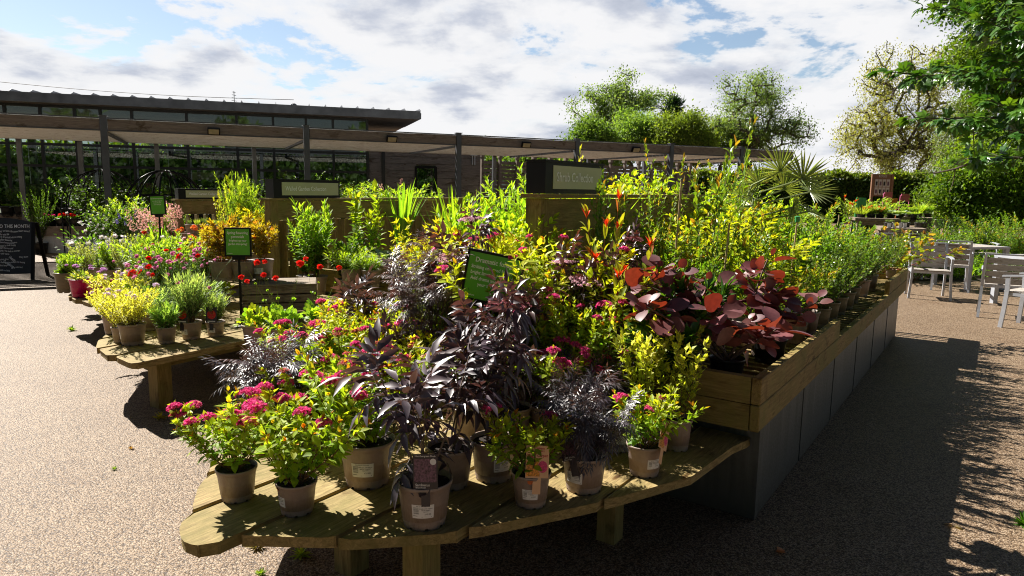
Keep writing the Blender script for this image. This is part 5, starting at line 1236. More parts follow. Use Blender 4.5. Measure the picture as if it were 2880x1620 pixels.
def tuft(x,y,s,label,c=(.2,.3,.04)):
    p=at(x,y,0); m=MB(); r=rs(int(x)); n=34; a=r.uniform(0,6.28,n); el=r.uniform(.2,1.2,n); D=np.stack([np.cos(a)*np.cos(el),np.sin(a)*np.cos(el),np.sin(el)],1)
    scatter(m,L_lance,D*.01*r.uniform(0,1,(n,1)),D,np.array([0,0,1.])+r.normal(0,.3,(n,3)),s*r.uniform(.5,1.2,n),jit(r,c,n)); o=part('weed',m,'leaf',loc=p); tag(o,label,'weed','weeds in the gravel')
tuft(757,1399,.05,'small green weed in the gravel below the front bench',(.3,.38,.05)); tuft(180,832,.06,'green weed left of the round bench shadow'); tuft(402,1053,.05,'yellowish weed in the shadow of the plank bench',(.4,.32,.05))
tuft(288,1181,.02,'tiny weed in the open gravel, lower left'); tuft(655,1446,.025,'weed at the bottom edge of the photo'); tuft(2575,1322,.07,'leafy green weed at the lower right edge',(.09,.2,.03)); tuft(330,1130,.018,'brown tuft of dry grass on the gravel',(.35,.2,.08)); tuft(645,1378,.04,'brownish weed tucked under the bench edge',(.2,.16,.05))
# ground cover bed on the right
def bed():
    r=rs(77); m=MB(); n=9000
    y=r.uniform(13.2,21,n); x=y*(.55+r.uniform(0,.35,n)); z=r.uniform(0,.22,n)+.25*np.clip((y-14)/6,0,1)*r.uniform(0,1,n)
    scatter(m,L_lance,np.stack([x,y,z],1),r.normal(0,1,(n,3))+[0,0,1.2],r.normal(0,.5,(n,3))+[0,0,1],.16*r.uniform(.6,1.3,n),jit(r,lerp((.09,.2,.02),(.25,.38,.04),r.uniform(0,1,n)),n))
    o=part('ground_cover',m,'leaf'); o['kind']='stuff'; tag(o,'low green ground cover behind the patio chairs','ground cover')
    m=MB(); m.add([(7.3,13.0,.012),(22,13.0,.012),(22,22,.012),(11.5,22,.012)],[(0,1,2,3)]); struct('planting_bed',m,'soil')
bed()
# dark woodland behind the tripod that the glazing mirrors
def wood_behind():
    r=rs(88); m=MB(); n=16000; a=r.uniform(math.pi*.98,math.pi*2.02,n); R_=r.uniform(38,46,n); z=r.uniform(0,9,n)*(.75+.25*np.sin(a*17))
    scatter(m,L_dia,np.stack([R_*np.cos(a),R_*np.sin(a),z],1),r.normal(0,1,(n,3)),r.normal(0,1,(n,3)),1.1*r.uniform(.6,1.3,n),jit(r,lerp((.04,.09,.02),(.12,.2,.04),r.uniform(0,1,n)),n))
    o=part('woodland',m,'leaf'); o['kind']='stuff'; tag(o,'band of distant trees around the other side of the car park','woodland')
wood_behind()
BZ=.4205; DZ=.616
gS='spiraeas with pink flower heads'; gE='dark purple elders'; gR='shrubs in the long raised planter'; gL='flowering plants on the left benches'
SP='potted_spiraea'; EL='potted_elder'
magic=(['RHS Garden Enterprises','SPIRAEA JAPONICA','MAGIC CARPET','3L POT']); sambl=(['RHS Garden Enterprises','SAMBUCUS NIGRA','BLUE SHEEN','3L POT'])
def B(kind,px,py,top,label,name=SP,**k): return plant(kind,0,0,BZ,top,label,name,base=(px,py),**k)
# front row on the bench (surveyed pot by pot)
B('spiraea1',598,1252,1003,'pink flowered spiraea in a plain taupe pot at the left tip of the front bench',group=gS,pot=(.152,.128,'pot'),fk='pinkmix',wide=1.12,rot=1.9,lean=-.10)
B('spiraea2',748,1285,990,'yellow leaved spiraea second from the left on the front bench',group=gS,pot=(.150,.122,'pot'),fk='pink',wide=1.05,rot=.5,lab=(magic,'£12.50'),labrot=-.85,badge='red',fmax=9)
B('spiraea4',925,1212,880,'broad spiraea in the biggest pot of the front bench, price label £31.00',group=gS,pot=(.225,.185,'pot'),fk='pinkmix',wide=.85,rot=.2,lab=(['RHS Garden Enterprises','SPIRAEA JAPONICA','MAGIC CARPET','7.5L POT'],'£31.00'),labrot=.0,fmax=16)
B('samb1',1068,1312,850,'dark leaved elder with bare twisted stem and a black plant card, in the frontmost pot',EL,group=gE,pot=(.20,.165,'pot'),lab=(sambl,'£17.00'),labrot=.06,badge='black',card=('samb',.016,0,-.05),wide=.9,rot=2.4)
B('samb2',1133,1218,840,'dark elder with crossing bare stems behind the frontmost pot',EL,group=gE,pot=(.19,.165,'pot'),wide=.85,rot=.7)
B('samb3',1241,1200,690,'dark elder rising from an open pot of bare soil, in front of the tilted sign',EL,group=gE,pot=(.195,.17,'pot'),wide=.65,rot=.3,fk='umbeldark',fmax=1,fscale=1.,lab=(sambl,'£17.00'),labrot=.5)
B('spiraea6',1335,1266,1035,'small spiraea with an upright peach plant card and an orange pot badge',group=gS,pot=(.152,.132,'pot'),fk='pinkmix',wide=1.1,rot=2.,lab=(magic,'£12.50'),labrot=-.08,badge='red',card=('magic',.018,0,.05),fmax=9)
B('lace1',1468,1228,960,'cut leaved black elder in a light brown pot right of the card carrying spiraea',EL,group=gE,pot=(.185,.15,'pot'),wide=.75,rot=0,lab=(['RHS Garden Enterprises','SAMBUCUS NIGRA','BLACK LACE','3L POT'],'£18.00'),labrot=-.65,card=('samb',-.055,0,-.5))
B('spiraea6',1620,1190,975,'few flowered green spiraea with an orange card leaning out to the right of its pot',group=gS,pot=(.158,.135,'pot'),fk='pinkmix',wide=1.,rot=4.,lab=(magic,'£12.50'),labrot=.45,card=('magic',.055,0,.9),fmax=4)
B('goldtwig',1702,1128,835,'arching golden green shrub in a pale pot against the metal planter end',name='potted_shrub',group=None,pot=(.135,.15,'pot'),wide=.85,rot=1)
B('lace1',1550,1128,990,'low black elder with white label behind the light brown pot',EL,group=gE,pot=(.17,.14,'pot'),wide=.8,rot=2.5,lab=(sambl,'£18.00'),labrot=.1)
B('lace1',705,1100,862,'spiky cut leaved black elder overhanging the left edge of the front bench',EL,group=gE,pot=(.19,.17,'pot'),wide=.95,rot=3.6,lean=-.25)
# second and third rows on the bench
for i,(px,py,top,kd,fk,wd,lb,fm) in enumerate((
 (800,1120,905,'spiraea1','pinkmix',1.0,'spiraea behind the yellow leaved front row one',9),
 (905,1075,870,'spiraea3','pinkmix',1.0,'spiraea behind the biggest pot and left of the bare stemmed elders',11),
 (760,1010,820,'spiraea2','pinkmix',1.1,'spiraea whose pink heads touch the bench behind, leftmost of the middle rows',12),
 (870,985,800,'spiraea1','pinkmix',1.05,'spiraea in the middle rows just right of the leftmost one',12),
 (980,1000,815,'spiraea5','pinkmix',1.0,'yellower spiraea under the pale stemmed cut leaved elder',8),
 (1010,950,760,'spiraea3','pinkmix',1.1,'pale yellow spiraea left of the tilted green sign post',9),
 (900,930,750,'spiraea5','pinkmix',1.05,'orange tipped spiraea in front of the three leaf fans of dark elder',8),
 (1370,1090,860,'spiraea2','pink',1.0,'spiraea with the thickest pink heads, centre right',18),
 (1490,1060,870,'spiraea3','pink',1.0,'spiraea with peach pink fading heads right of the thickest flowered one',16),
 (1110,1020,830,'spiraea5','bud',1.0,'bronze budded spiraea below the tilted green sign',8),
 (1220,1060,850,'spiraea6','bud',1.0,'low yellow green spiraea between the elder stems',6),
 )):
    B(kd,px,py,top,lb,group=gS,pot=(.17,.15,'pot'),fk=fk,wide=wd,rot=i*1.3,fmax=fm)
for i,(px,py,top,kd,wd,lb,fk,rt) in enumerate((
 (1085,985,603,'lace2',1.0,'bushy bronze cut leaved elder on a bare stem, topped by flat pink plates','umbelpink',1.2),
 (1010,1000,800,'samb1',.6,'low dark elder in the middle of the spiraea mass',None,2.2),
 (1175,1000,520,'samb3',.62,'tall elder with red brown top leaves above the left corner of the tilted sign','umbelpink',.4),
 (1300,1050,690,'samb1',.55,'dark elder whose leaves cross the face of the tilted sign','umbeldark',4.1),
 (1420,1010,600,'samb3',.6,'dark elder with pale flower plate right of the tilted sign','umbelpink',2.9),
 (1545,1010,575,'samb3',.5,'slim dark elder with a deep pink flower plate, before the divider wall','umbeldark',1.4),
 (1180,1100,800,'samb1',.62,'elder halfway between the frontmost pot and the tilted sign',None,.9),
 (1290,1100,880,'samb1',.7,'broad dark elder leaves right behind the open soil pot',None,5.),
 (1440,1110,905,'lace1',.85,'black elder with narrow leaves and one mauve flower plate, below the thickest spiraea heads','umbelpink',1.),
 (1540,1070,880,'lace1',.8,'black elder with feathery leaves hidden behind the green spiraea',None,3.),
 (895,925,690,'samb1',.7,'dark elder with drooping leaf fans beside the geums',None,.2),
 (1000,905,700,'samb3',.5,'dark elder between the geums and the bronze cut leaved elder',None,3.3),
 (1640,1050,870,'samb1',.5,'small dark elder with mauve flower plate near the planter corner','umbelpink',2.),
 )):
    B(kd,px,py,top,lb,EL,group=gE,pot=(.18,.16,'pot'),wide=wd,rot=rt,fk=fk,fmax=2,fscale=.85)
# loose plant cards in the mass
# around the sign, behind
for i,(u,v,top,kd,fk,wd,lb,nm,fm) in enumerate((
 (-.05,1.5,610,'spiraea2','pink',1.15,'spiraea with pink heads directly behind the tilted green sign',SP,16),
 (-.1,1.25,590,'spiraea5','pink',1.1,'tall yellow and pink spiraea in front of the divider wall post',SP,14),
 (-.3,.85,740,'spiraea1','pink',1.0,'spiraea with pink heads between the two rightmost elder plates',SP,12),
 (-.2,1.9,680,'yellow1',None,.6,'pale speckled yellow shrub behind the bronze elder','potted_shrub',0),
 (.1,2.2,560,'choisya',None,.7,'small leaved pale yellow shrub left of the tall red brown elder','potted_shrub',0),
 (-.15,.45,760,'rhodo',None,.75,'dark glossy shrub with long leaves below the divider wall','potted_shrub',0),
 (-.1,.70,590,'photinia',None,.7,'photinia with yellow leaves and scarlet new shoots in front of the divider wall','potted_photinia',0),
 (.05,.40,700,'rhodo',None,.7,'glossy broad leaved shrub left of the purple smoke bush','potted_shrub',0),
 (-.42,.42,800,'goldtwig',None,.8,'golden shrub with orange shoots rising left of the smoke bush','potted_shrub',0),
 )):
    plant(kd,0,0,BZ if u<0 else DZ,top,lb,nm,xyz=uvp(u,v,BZ if u<-.04 else DZ),group=gS if nm==SP else None,fk=fk,fmax=fm,wide=wd,pot=(.2,.17,'pot'),rot=i*1.1+.4)
plant('photinia',0,0,DZ,475,'taller photinia, its scarlet shoot standing against the name board wall','potted_photinia',xyz=uvp(.05,.88,DZ),wide=.55,rot=2.2,pot=(.2,.17,'pot'))
plant('cotinus',0,0,DZ,655,'purple smoke bush with big round leaves at the near corner of the long planter','potted_smoke_bush',xyz=uvp(.14,.22,DZ),wide=1.0,rot=.5,pot=(.185,.15,'black'))
# rows inside the right half of the long planter
rw=[]
def U(u,v,kd,top,lb,wd=1.,nm='potted_shrub',pot=(.19,.17,'pot'),fk=None,rot=None,fm=10,fs=1,grp=gR,lean=0): return plant(kd,0,0,DZ,top,lb,nm,xyz=uvp(u,v,DZ),wide=wd,pot=pot,fk=fk,rot=rot,fmax=fm,fscale=fs,group=grp,lean=lean)
U(.75,.9,'tall2',365,'thin twiggy shrub reaching over the name board, left of the tallest climber',.55)
U(.55,1.15,'tall1',440,'leafy shrub close behind the scarlet photinia shoot',.5)
U(.95,.62,'tall3',350,'tall cane trained shrub with curled bright leaves',.5)
U(1.25,.62,'tall3',288,'tallest cane trained shrub, its orange tip against the sky',.38,lean=.06)
U(.65,.62,'tall2',560,'mid height green shrub with a red bloom left of the smoke bush',.75,fk='red',fm=2,fs=.7)
U(.45,.52,'small2',655,'glossy small leaved shrub behind the smoke bush',.9)
U(.95,.25,'small3',700,'leafy shrub behind the dark pot of pine bark',1.2)
U(1.15,.42,'tall2',520,'twiggy shrub with bamboo canes right above the smoke bush',.7)
U(1.5,.38,'tall1',560,'open shrub tied to a cane, centre of the right bed',.6)
U(1.6,.75,'yellow2',545,'brightest golden yellow shrub of the bed',1.5)
U(1.35,1.1,'small3',530,'golden shrub behind the twiggy climbers',1.)
U(2.1,1.15,'yellow2',530,'golden shrub below the fan palm',1.3)
U(1.9,.45,'tall2',600,'light green shrub in front of the golden mass',1.1)
U(1.45,.2,'small1',690,'low small leaved shrub in the first gap of the rail',.9)
U(1.8,.2,'small3',665,'small leaved shrub with wilted card at the rail gap',.9)
U(2.15,.18,'small1',645,'dark small leaved shrub, third along the rail',1.,pot=(.17,.15,'green'))
U(2.5,.18,'small1',628,'dark small leaved shrub, fourth along the rail',1.,pot=(.17,.15,'green'))
U(2.85,.18,'small1',615,'dark fine leaved shrub, fifth along the rail',1.,pot=(.17,.15,'green'))
U(3.2,.18,'small2',607,'fine leaved shrub, sixth along the rail',1.,pot=(.17,.15,'green'))
U(3.6,.2,'small1',600,'fine leaved shrub, seventh along the rail',1.1,pot=(.17,.15,'green'))
U(4.1,.2,'small2',594,'fine leaved shrub, eighth along the rail',1.1)
U(4.6,.2,'small1',590,'fine leaved shrub, ninth along the rail',1.1)
U(2.4,.55,'small2',600,'light green shrub in the second row by the cane with green cap',1.2)
U(2.9,.55,'small2',570,'yellow green shrub in the second row, left of the long twigs',1.)
U(3.4,.5,'small2',575,'light green shrub in the second row above the rail gap',1.2)
U(3.9,.5,'small3',560,'yellow shrub in the second row near the far end',1.)
U(4.5,.55,'small2',565,'green shrub in the second row at the far end',1.2)
U(5.2,.5,'small2',565,'yellow green shrub at the far end of the long planter',1.)
U(2.8,1.1,'yellow2',520,'golden shrub deep in the bed right of the palm stem',1.2)
U(3.6,1.1,'yellow1',515,'golden shrub deep in the bed towards the far end',1.3)
U(4.5,1.1,'small2',515,'golden shrub farthest back in the bed',1.3)
U(5.3,1.2,'lime1',505,'lime shrub farthest back in the bed',1.2)
U(3.1,.8,'tall2',510,'shrub with reddish twigs standing above the golden mass',.8)
U(5.0,.8,'tall2',500,'taller twiggy shrub near the far end',.8)
U(.35,.95,'small2',640,'shrub pressed against the foot of the divider wall, behind the glossy leaves',1.)
U(.8,.18,'small3',800,'barely leafed shrub in the bark filled dark pot',.5,pot=(.2,.15,'black'))
# dogwood hanging over the far end
plant('twiggy',0,0,DZ,560,'red stemmed dogwood arching from a small pot over the far rail end','potted_dogwood',xyz=uvp(5.55,.1,DZ+.05),wide=1.5,pot=(.12,.1,'pot'),rot=.3,lean=.5)
plant('twiggy',0,0,DZ,590,'second red stemmed dogwood leaning towards the chairs','potted_dogwood',xyz=uvp(5.3,.25,DZ),wide=1.4,pot=(.12,.1,'pot'),rot=2.3,lean=.35)
# bamboo canes
for i,(u,v,top,lb) in enumerate(((1.45,.42,640,'bamboo cane in the middle of the right bed, left of the green capped one'),(1.9,.35,548,'bamboo cane with a green cap'),(.75,.78,452,'bamboo cane behind the photinia'),(1.0,.55,560,'bamboo cane left of the tallest climber'),(2.6,.6,600,'short cane near the rail gap'),(4.9,.6,540,'cane at the far end'))):
    p=uvp(u,v,DZ); zt=atY(proj((p[0],p[1],1.2))[0],top,p[1])[2]; m=MB(); m.tube([(0,0,0),(.01,0,(zt-DZ)*.5),(.03,.01,zt-DZ)],.006,6); t=thing('bamboo_cane',lb,'cane',p,0,'bamboo canes among the shrubs'); part('cane',m,'bamboo',t)
    if i==1: m=MB(); m.lathe([(.016,zt-DZ-.03),(.02,zt-DZ+.01),(.001,zt-DZ+.015)],10); part('cap',m,'greenpaint',t,loc=(.03,.01,0))
# fan palm
def palm():
    p=uvp(2.55,1.0,DZ); root=thing('fan_palm','fan palm with spiky grey green leaves above the shrubs','palm',p); r=rs(91); S=MB(); Lf=MB()
    cz=atY(1990,500,p[1])[2]-DZ; k_=K/FPX*p[1]; px=proj((p[0],p[1],1.3))[0]
    for (fx,fy,dx,dy,rd,nv) in ((2060,430,.55,.85,.27,(-.25,-1,.3)),(1935,440,-.6,.75,.25,(.3,-1,.35)),(1990,410,-.1,1.,.25,(0,-1,.25)),(2090,462,.95,.4,.25,(-.1,-.7,.8)),(1905,470,-.95,.3,.22,(.1,-.6,.9)),(2035,500,.5,-.4,.20,(-.1,-.9,.5)),(2025,455,.3,.9,.24,(.1,-1,.1)),(2080,510,.9,-.2,.2,(0,-.4,1)),(1900,500,-.9,-.1,.2,(0,-.3,1))):
        o=np.array([(fx-px)*k_*.72,r.uniform(-.15,.15),atY(fx,fy+22,p[1])[2]-DZ]); S.tube([(0,0,cz-.35),o*np.array([.4,.4,1])-np.array([0,0,.1*o[2]]),o],.008,5,(.26,.32,.13),cap=False)
        fan(Lf,o,norm(np.array([dx,.15,dy])),norm(np.array(nv,float)),rd,24,(.22,.28,.12),r)
    S.tube([(0,0,0),(.02,0,cz-.3)],[.05,.035],8,(.13,.1,.06))
    part('trunk',S,'stem',root); part('crown',Lf,'leafgloss',root)
palm()
# left half of the island, behind the divider wall
def UL(u,v,kd,top,lb,wd=1.,grp='bright shrubs left of the shrub divider wall',nm='potted_shrub',fk=None,fm=8): return plant(kd,0,0,DZ,top,lb,nm,xyz=uvp(u,v,DZ),wide=wd,pot=(.2,.17,'pot'),group=grp,fk=fk,fmax=fm)
UL(.35,1.62,'yellow1',545,'yellow shrub touching the left post of the divider wall',.9)
UL(.9,1.7,'goldtwig',398,'cream edged twiggy shrub standing tall left of the Shrub Collection board',.5)
UL(.5,1.9,'yellow2',560,'bright yellow shrub behind the tilted sign',1.1)
UL(1.0,2.1,'lime1',450,'lime green shrub in the middle left of the name board',1.)
UL(.6,2.3,'lime1',480,'lime green shrub above the tall red brown elder',.9)
UL(1.4,1.8,'yellow1',470,'yellow shrub just left of the name board',1.)
UL(1.6,2.4,'lime1',432,'upright yellow shrub with the highest tips left of the board',.8)
UL(.9,2.55,'yellow1',500,'yellow green shrub at the left side of the bright bed',.9)
UL(.75,2.5,'iris',468,'left clump of sword shaped iris leaves',.9,nm='potted_iris')
UL(1.2,2.35,'iris',470,'middle clump of sword shaped iris leaves',1.3,nm='potted_iris')
UL(1.1,1.75,'iris',490,'right clump of sword shaped iris leaves beside the name board',1.2,nm='potted_iris')
UL(2.2,1.8,'yellow1',440,'yellow shrub behind the name board, right part',1.1)
UL(2.4,2.4,'choisya',455,'pale yellow shrub farther back left of the name board',1.2)
UL(3.2,1.7,'yellow2',470,'golden shrub seen over the divider wall',1.4)
UL(4.2,1.7,'lime1',450,'lime shrub seen over the divider wall, right of the name board',1.2)
UL(3.6,2.3,'yellow1',455,'yellow shrub far back between the boards',1.2)
UL(5.0,1.9,'tall2',410,'twiggy shrub far back seen left of the palm',1.1)
UL(2.9,1.3,'tall1',430,'leafy shrub rising above the divider wall right of the name board',.7)
UL(3.7,1.4,'tall2',400,'thin shrub rising above the divider wall, far right',.7)
UL(.15,2.15,'silver',575,'silvery woolly leaved plant at the near left of the bright bed',.8,nm='potted_sage')
# ---- second island, in front of its wall
g2='perennials in front of the nearer Walled Garden wall'
def Z(kd,x,Y,z,top,lb,nm='potted_perennial',wd=1.,fk=None,pot=(.19,.17,'pot'),fm=12,fs=1.,g=g2,rot=None,lab=None,lean=0): return plant(kd,x,Y,z,top,lb,nm,wide=wd,fk=fk,pot=pot,fmax=fm,fscale=fs,group=g,rot=rot,lab=lab,lean=lean)
Z('phlox',795,6.9,.52,512,'tall leafy perennial with narrow willow like leaves at the wall corner',wd=.85,pot=(.24,.19,'pot'),lab=(['RHS Garden Enterprises','PHLOX','3L POT'],'£9.99'))
Z('phlox',770,7.1,.52,560,'darker narrow leaved perennial just left of the tall leafy one',wd=.8)
Z('golden_spire',905,7.2,.6,462,'golden leaved shrub with two pointed shoots above the wall',wd=1.0)
Z('golden_spire',938,7.1,.6,520,'shorter golden leaved shrub right of the two pointed shoots',wd=.9)
Z('mound',882,6.6,.66,622,'round bright green mound of narrow leaves below the golden shrub',wd=1.25)
Z('mound',935,6.5,.66,640,'small grey green mound right of the bright one',wd=.9)
Z('silver',968,6.9,.7,548,'silver woolly rosette at the wall, left one',wd=1.1)
Z('silver',1030,6.9,.7,540,'silver woolly rosette at the wall, middle one',wd=1.2)
Z('silver',1080,6.6,.7,560,'silver woolly rosette at the wall, right one',wd=1.1)
Z('darkbush',870,7.0,.5,600,'dark shrub hidden under the golden leaved one',wd=.9)
Z('iris',1010,8.8,.7,458,'sword leaved clump behind the wall top',wd=1.)
Z('herb',975,10.2,.7,466,'pink budded plants peeping over the nearer wall',wd=1.6,fk='heuch',fm=6)
Z('herb',1040,10.0,.7,480,'low green tips peeping over the nearer wall, right of the pink budded ones',wd=1.6)
# geums
Z('geum',645,5.0,BZ,650,'scarlet geum in a pot near the foot of the sign post',fk='geum',wd=.8,pot=(.2,.17,'pot'),fm=4,g=None,rot=.4,fs=.8)
Z('geum2',712,4.9,BZ,650,'geum with round red card and one tall scarlet bloom',fk='geum',wd=.9,pot=(.2,.17,'pot'),fm=3,g=None,rot=2.)
Z('geum2',800,5.2,BZ,640,'leggy geum in front of the tall leafy perennial',fk='geum',wd=.9,fm=3,g=None,rot=4.)
# bleeding hearts on crate
g3='amber bleeding hearts on and behind the crate'
cz=BZ+.33
Z('dicentra',560,6.15,cz,560,'amber leaved bleeding heart left of the green sign',wd=.7,pot=(.22,.18,'pot'),g=g3,fk='palepink',fm=2,fs=.6)
Z('dicentra',612,6.2,cz,545,'amber leaved bleeding heart behind the green sign',wd=.65,pot=(.22,.18,'pot'),g=g3,fk='geum',fm=2,fs=.7)
Z('dicentra',660,6.3,cz,565,'amber leaved bleeding heart right of the green sign, labelled pot',wd=.65,pot=(.22,.18,'pot'),g=g3,lab=(['RHS Garden Enterprises','DICENTRA','3L POT'],'£12.99'),fk='geum',fm=2,fs=.7)
Z('dicentra',545,7.0,.5,580,'amber leaved plant low behind the crate, left',wd=.9,g=g3)
# plants over the far wall, left of the nearer wall post
g4='green plants between the two Walled Garden walls'
Z('herb',605,7.9,.7,440,'tallest lime green foliage above the far wall',wd=.45,g=g4)
Z('golden_spire',598,8.1,.7,445,'lime pointed shoots between the two name boards',wd=.6,g=g4)
Z('lime1',640,8.0,.7,470,'broad lime shrub left of the nearer wall post',wd=.6,g=g4)
Z('choisya',655,7.7,.7,520,'white flecked green shrub low beside the nearer wall post',wd=.9,g=g4,fk='white',fm=2,fs=.8)
Z('goldtwig',575,8.3,.7,470,'thin lime twigs in front of the farther name board',wd=.5,g=g4)
g5='little alpine pots on the timber shelf'
for i,(x,kd,top,lb,fk) in enumerate(((478,'heather',553,'blue grey cushion in the leftmost alpine pot',None),(497,'grass',550,'bright green tuft, second alpine pot',None),(515,'heather',548,'pink flowered alpine pot','palepink'),(533,'mound',556,'speckled cushion, fourth alpine pot',None),(552,'grass',552,'green tuft, fifth alpine pot',None),(570,'mound',556,'pale cushion, sixth alpine pot',None),(590,'herb',540,'leafy alpine pot near the amber foliage',None),(650,'heather',560,'grey cushion at the right end of the shelf',None))):
    Z(kd,x,9.85,.93,top,lb,'alpine_pot',wd=.6,g=g5,pot=(.13,.11,'pot'),fk=fk,fm=3,fs=.8)
# ---- second bench (left): dianthus, variegated phlox ...
def C(kd,px,py,top,lb,nm='potted_perennial',**k): k.setdefault('group',gL); return plant(kd,0,0,BZ,top,lb,nm,base=(px,py),**k)
C('variegated',336,872,718,'cream and yellow variegated plant in the front pot of the plank bench',pot=(.195,.165,'pot'),wide=1.,fk='small_lilac',fm=6) if False else None
C('variegated',335,866,728,'cream and yellow variegated plant in the frontmost pot on the plank bench',pot=(.195,.16,'pot'),wide=.82,fk='small_lilac',fmax=6,lab=(magic,'£7.99'),labrot=-1.1)
C('variegated',288,838,722,'variegated plant behind the frontmost one, at the left bench corner',pot=(.17,.15,'pot'),wide=.75,fk='small_lilac',fmax=6)
C('variegated',305,860,735,'small variegated plant squeezed beside the frontmost pot',pot=(.13,.12,'pot'),wide=.7,fk='small_lilac',fmax=3)
C('pinks2',420,862,762,'low blue green pink without flowers in a small pot',pot=(.145,.125,'pot'),wide=.9)
C('pinks',482,852,690,'pink with a red flowered card in front of its black badged pot',pot=(.165,.14,'pot'),wide=.9,lab=(magic,'£8.50'),labrot=-.4,badge='black',card=('red',-.03,0,.0),fk='dianthus',fmax=6)
C('pinks',543,845,740,'pink in the small pot with a card showing a round red bloom',pot=(.145,.12,'pot'),wide=.8,lab=(magic,'£8.50'),labrot=-.1,card=('red',0,0,.0),badge='black')
for i,(px,py,top,kd,fk,fm,fs,lb) in enumerate((
 (375,830,640,'carnation','dianthus',12,1.,'mauve pink carnations left of the scarlet ones'),
 (395,820,640,'carnation','red',5,1.25,'large scarlet carnations above the blue green pink'),
 (440,815,610,'carnation','dianthus',18,1.1,'thick bunch of lilac pink carnations'),
 (470,800,600,'carnation','dianthus',18,1.1,'lilac pink carnations next to the sign post'),
 (500,812,600,'carnation','red',4,1.1,'deep red carnations left of the crate'),
 (520,790,610,'carnation','dianthus',16,1.,'lilac pink carnations touching the crate'),
 (430,790,590,'herb','red',3,.8,'leafy green perennial with red blooms behind the carnations'),
 (350,805,650,'anemone','small_lilac',10,1.2,'pale lilac flowered plant behind the variegated ones'),
 (310,800,680,'variegated','small_lilac',10,1.1,'pinkish white flowered variegated plant at the bench edge'),
 (400,775,600,'herb','magenta',3,.8,'green herb behind the lilac carnations'),
 (455,760,590,'digitalis','white',4,.9,'pale flowered plant behind the lilac carnations'),
 (500,760,600,'herb','white',5,.9,'white trumpet flowered plant left of the amber leaves'),
 (375,745,590,'silver',None,0,1,'grey felt leaved plant behind the carnations'),
 (420,740,585,'nepeta','purple',4,1.,'purple star flowered plant behind the scarlet carnations'),
 )):
    C(kd,px,py,top,lb,pot=(.17,.14,'pot'),fk=fk,fmax=fm,fscale=fs,wide=1.05)
for i,(px,py,top,kd,fk,fm,fs,lb) in enumerate((
 (560,770,640,'geum','geum',4,.7,'red bloomed perennial at the foot of the crate'),
 (345,770,625,'nepeta','lav',10,1.,'greyish lavender between the two left benches'),
 (395,735,600,'herb','magenta',2,.8,'leafy green plant right of the yellow green sword leaves'),
 (450,725,575,'anemone','white',4,.9,'white flowered plant left of the orange spikes'),
 (520,735,590,'herb',None,0,1,'dark green plant between the white trumpets and the crate'),
 (480,735,580,'digitalis','palepink',3,.8,'pale pink flowered plant in front of the dark shrub'),
 )):
    C(kd,px,py,top,lb,pot=(.17,.14,'pot'),fk=fk,fmax=fm,fscale=fs,wide=.9)
# ---- farthest bench
for i,(px,py,top,kd,fk,fm,fs,pt,wd,lb) in enumerate((
 (167,735,650,'anemone','white',3,.8,(.22,.22,'green'),.8,'white flowered plant in the tall olive pot at the far left'),
 (205,746,662,'scabious','scab',5,.8,(.22,.19,'pink'),1.,'lilac scabious in the left magenta pot'),
 (257,750,672,'scabious','scab',4,.8,(.22,.19,'pink'),1.,'lilac scabious in the right magenta pot'),
 (182,735,640,'herb',None,0,1,(.14,.17,'pot'),.8,'small tan pot between the olive and magenta ones'),
 (325,735,590,'varbush',None,0,1,(.24,.2,'pot'),.9,'variegated upright shrub in a labelled taupe pot'),
 (215,715,610,'varbush','scab',2,1,(.19,.17,'pot'),.9,'pinkish variegated shrub behind the left magenta pot'),
 (285,712,610,'herb','scab',3,1,(.19,.17,'pot'),.9,'fine leaved plant behind the right magenta pot'),
 (190,700,600,'anemone','white',3,1.2,(.19,.17,'pot'),.9,'white anemone at the left end of the row'),
 (225,695,590,'anemone','white',3,1.3,(.19,.17,'pot'),.9,'white anemone second in the row'),
 (262,690,588,'anemone','white',4,1.3,(.19,.17,'pot'),.9,'white anemone third in the row'),
 (300,685,586,'anemone','white',5,1.1,(.19,.17,'pot'),.9,'white anemone at the right end of the row'),
 (250,705,625,'nepeta','lav',14,1.,(.19,.17,'pot'),1.,'grey blue lavender behind the magenta pots'),
 (290,698,620,'nepeta','lav',14,1.,(.19,.17,'pot'),1.,'grey blue lavender beside the variegated shrub'),
 (330,690,600,'bluebell','blue',9,1.2,(.19,.17,'pot'),1.,'violet blue spikes right of the anemones'),
 (352,700,610,'bluebell','blue',8,1.,(.19,.17,'pot'),1.,'violet blue spikes above the sword leaves'),
 (385,730,600,'reed',None,0,1,(.17,.15,'pot'),1.1,'yellow green sword leaves right of the labelled taupe pot'),
 (405,725,610,'reed','allium',2,1,(.17,.15,'pot'),.9,'shorter yellow green sword leaves near the sign post'),
 )):
    C(kd,px,py,top,lb,pot=pt,fk=fk,fmax=fm,fscale=fs,wide=wd,lab=(magic,'£9.99') if i==4 else None)
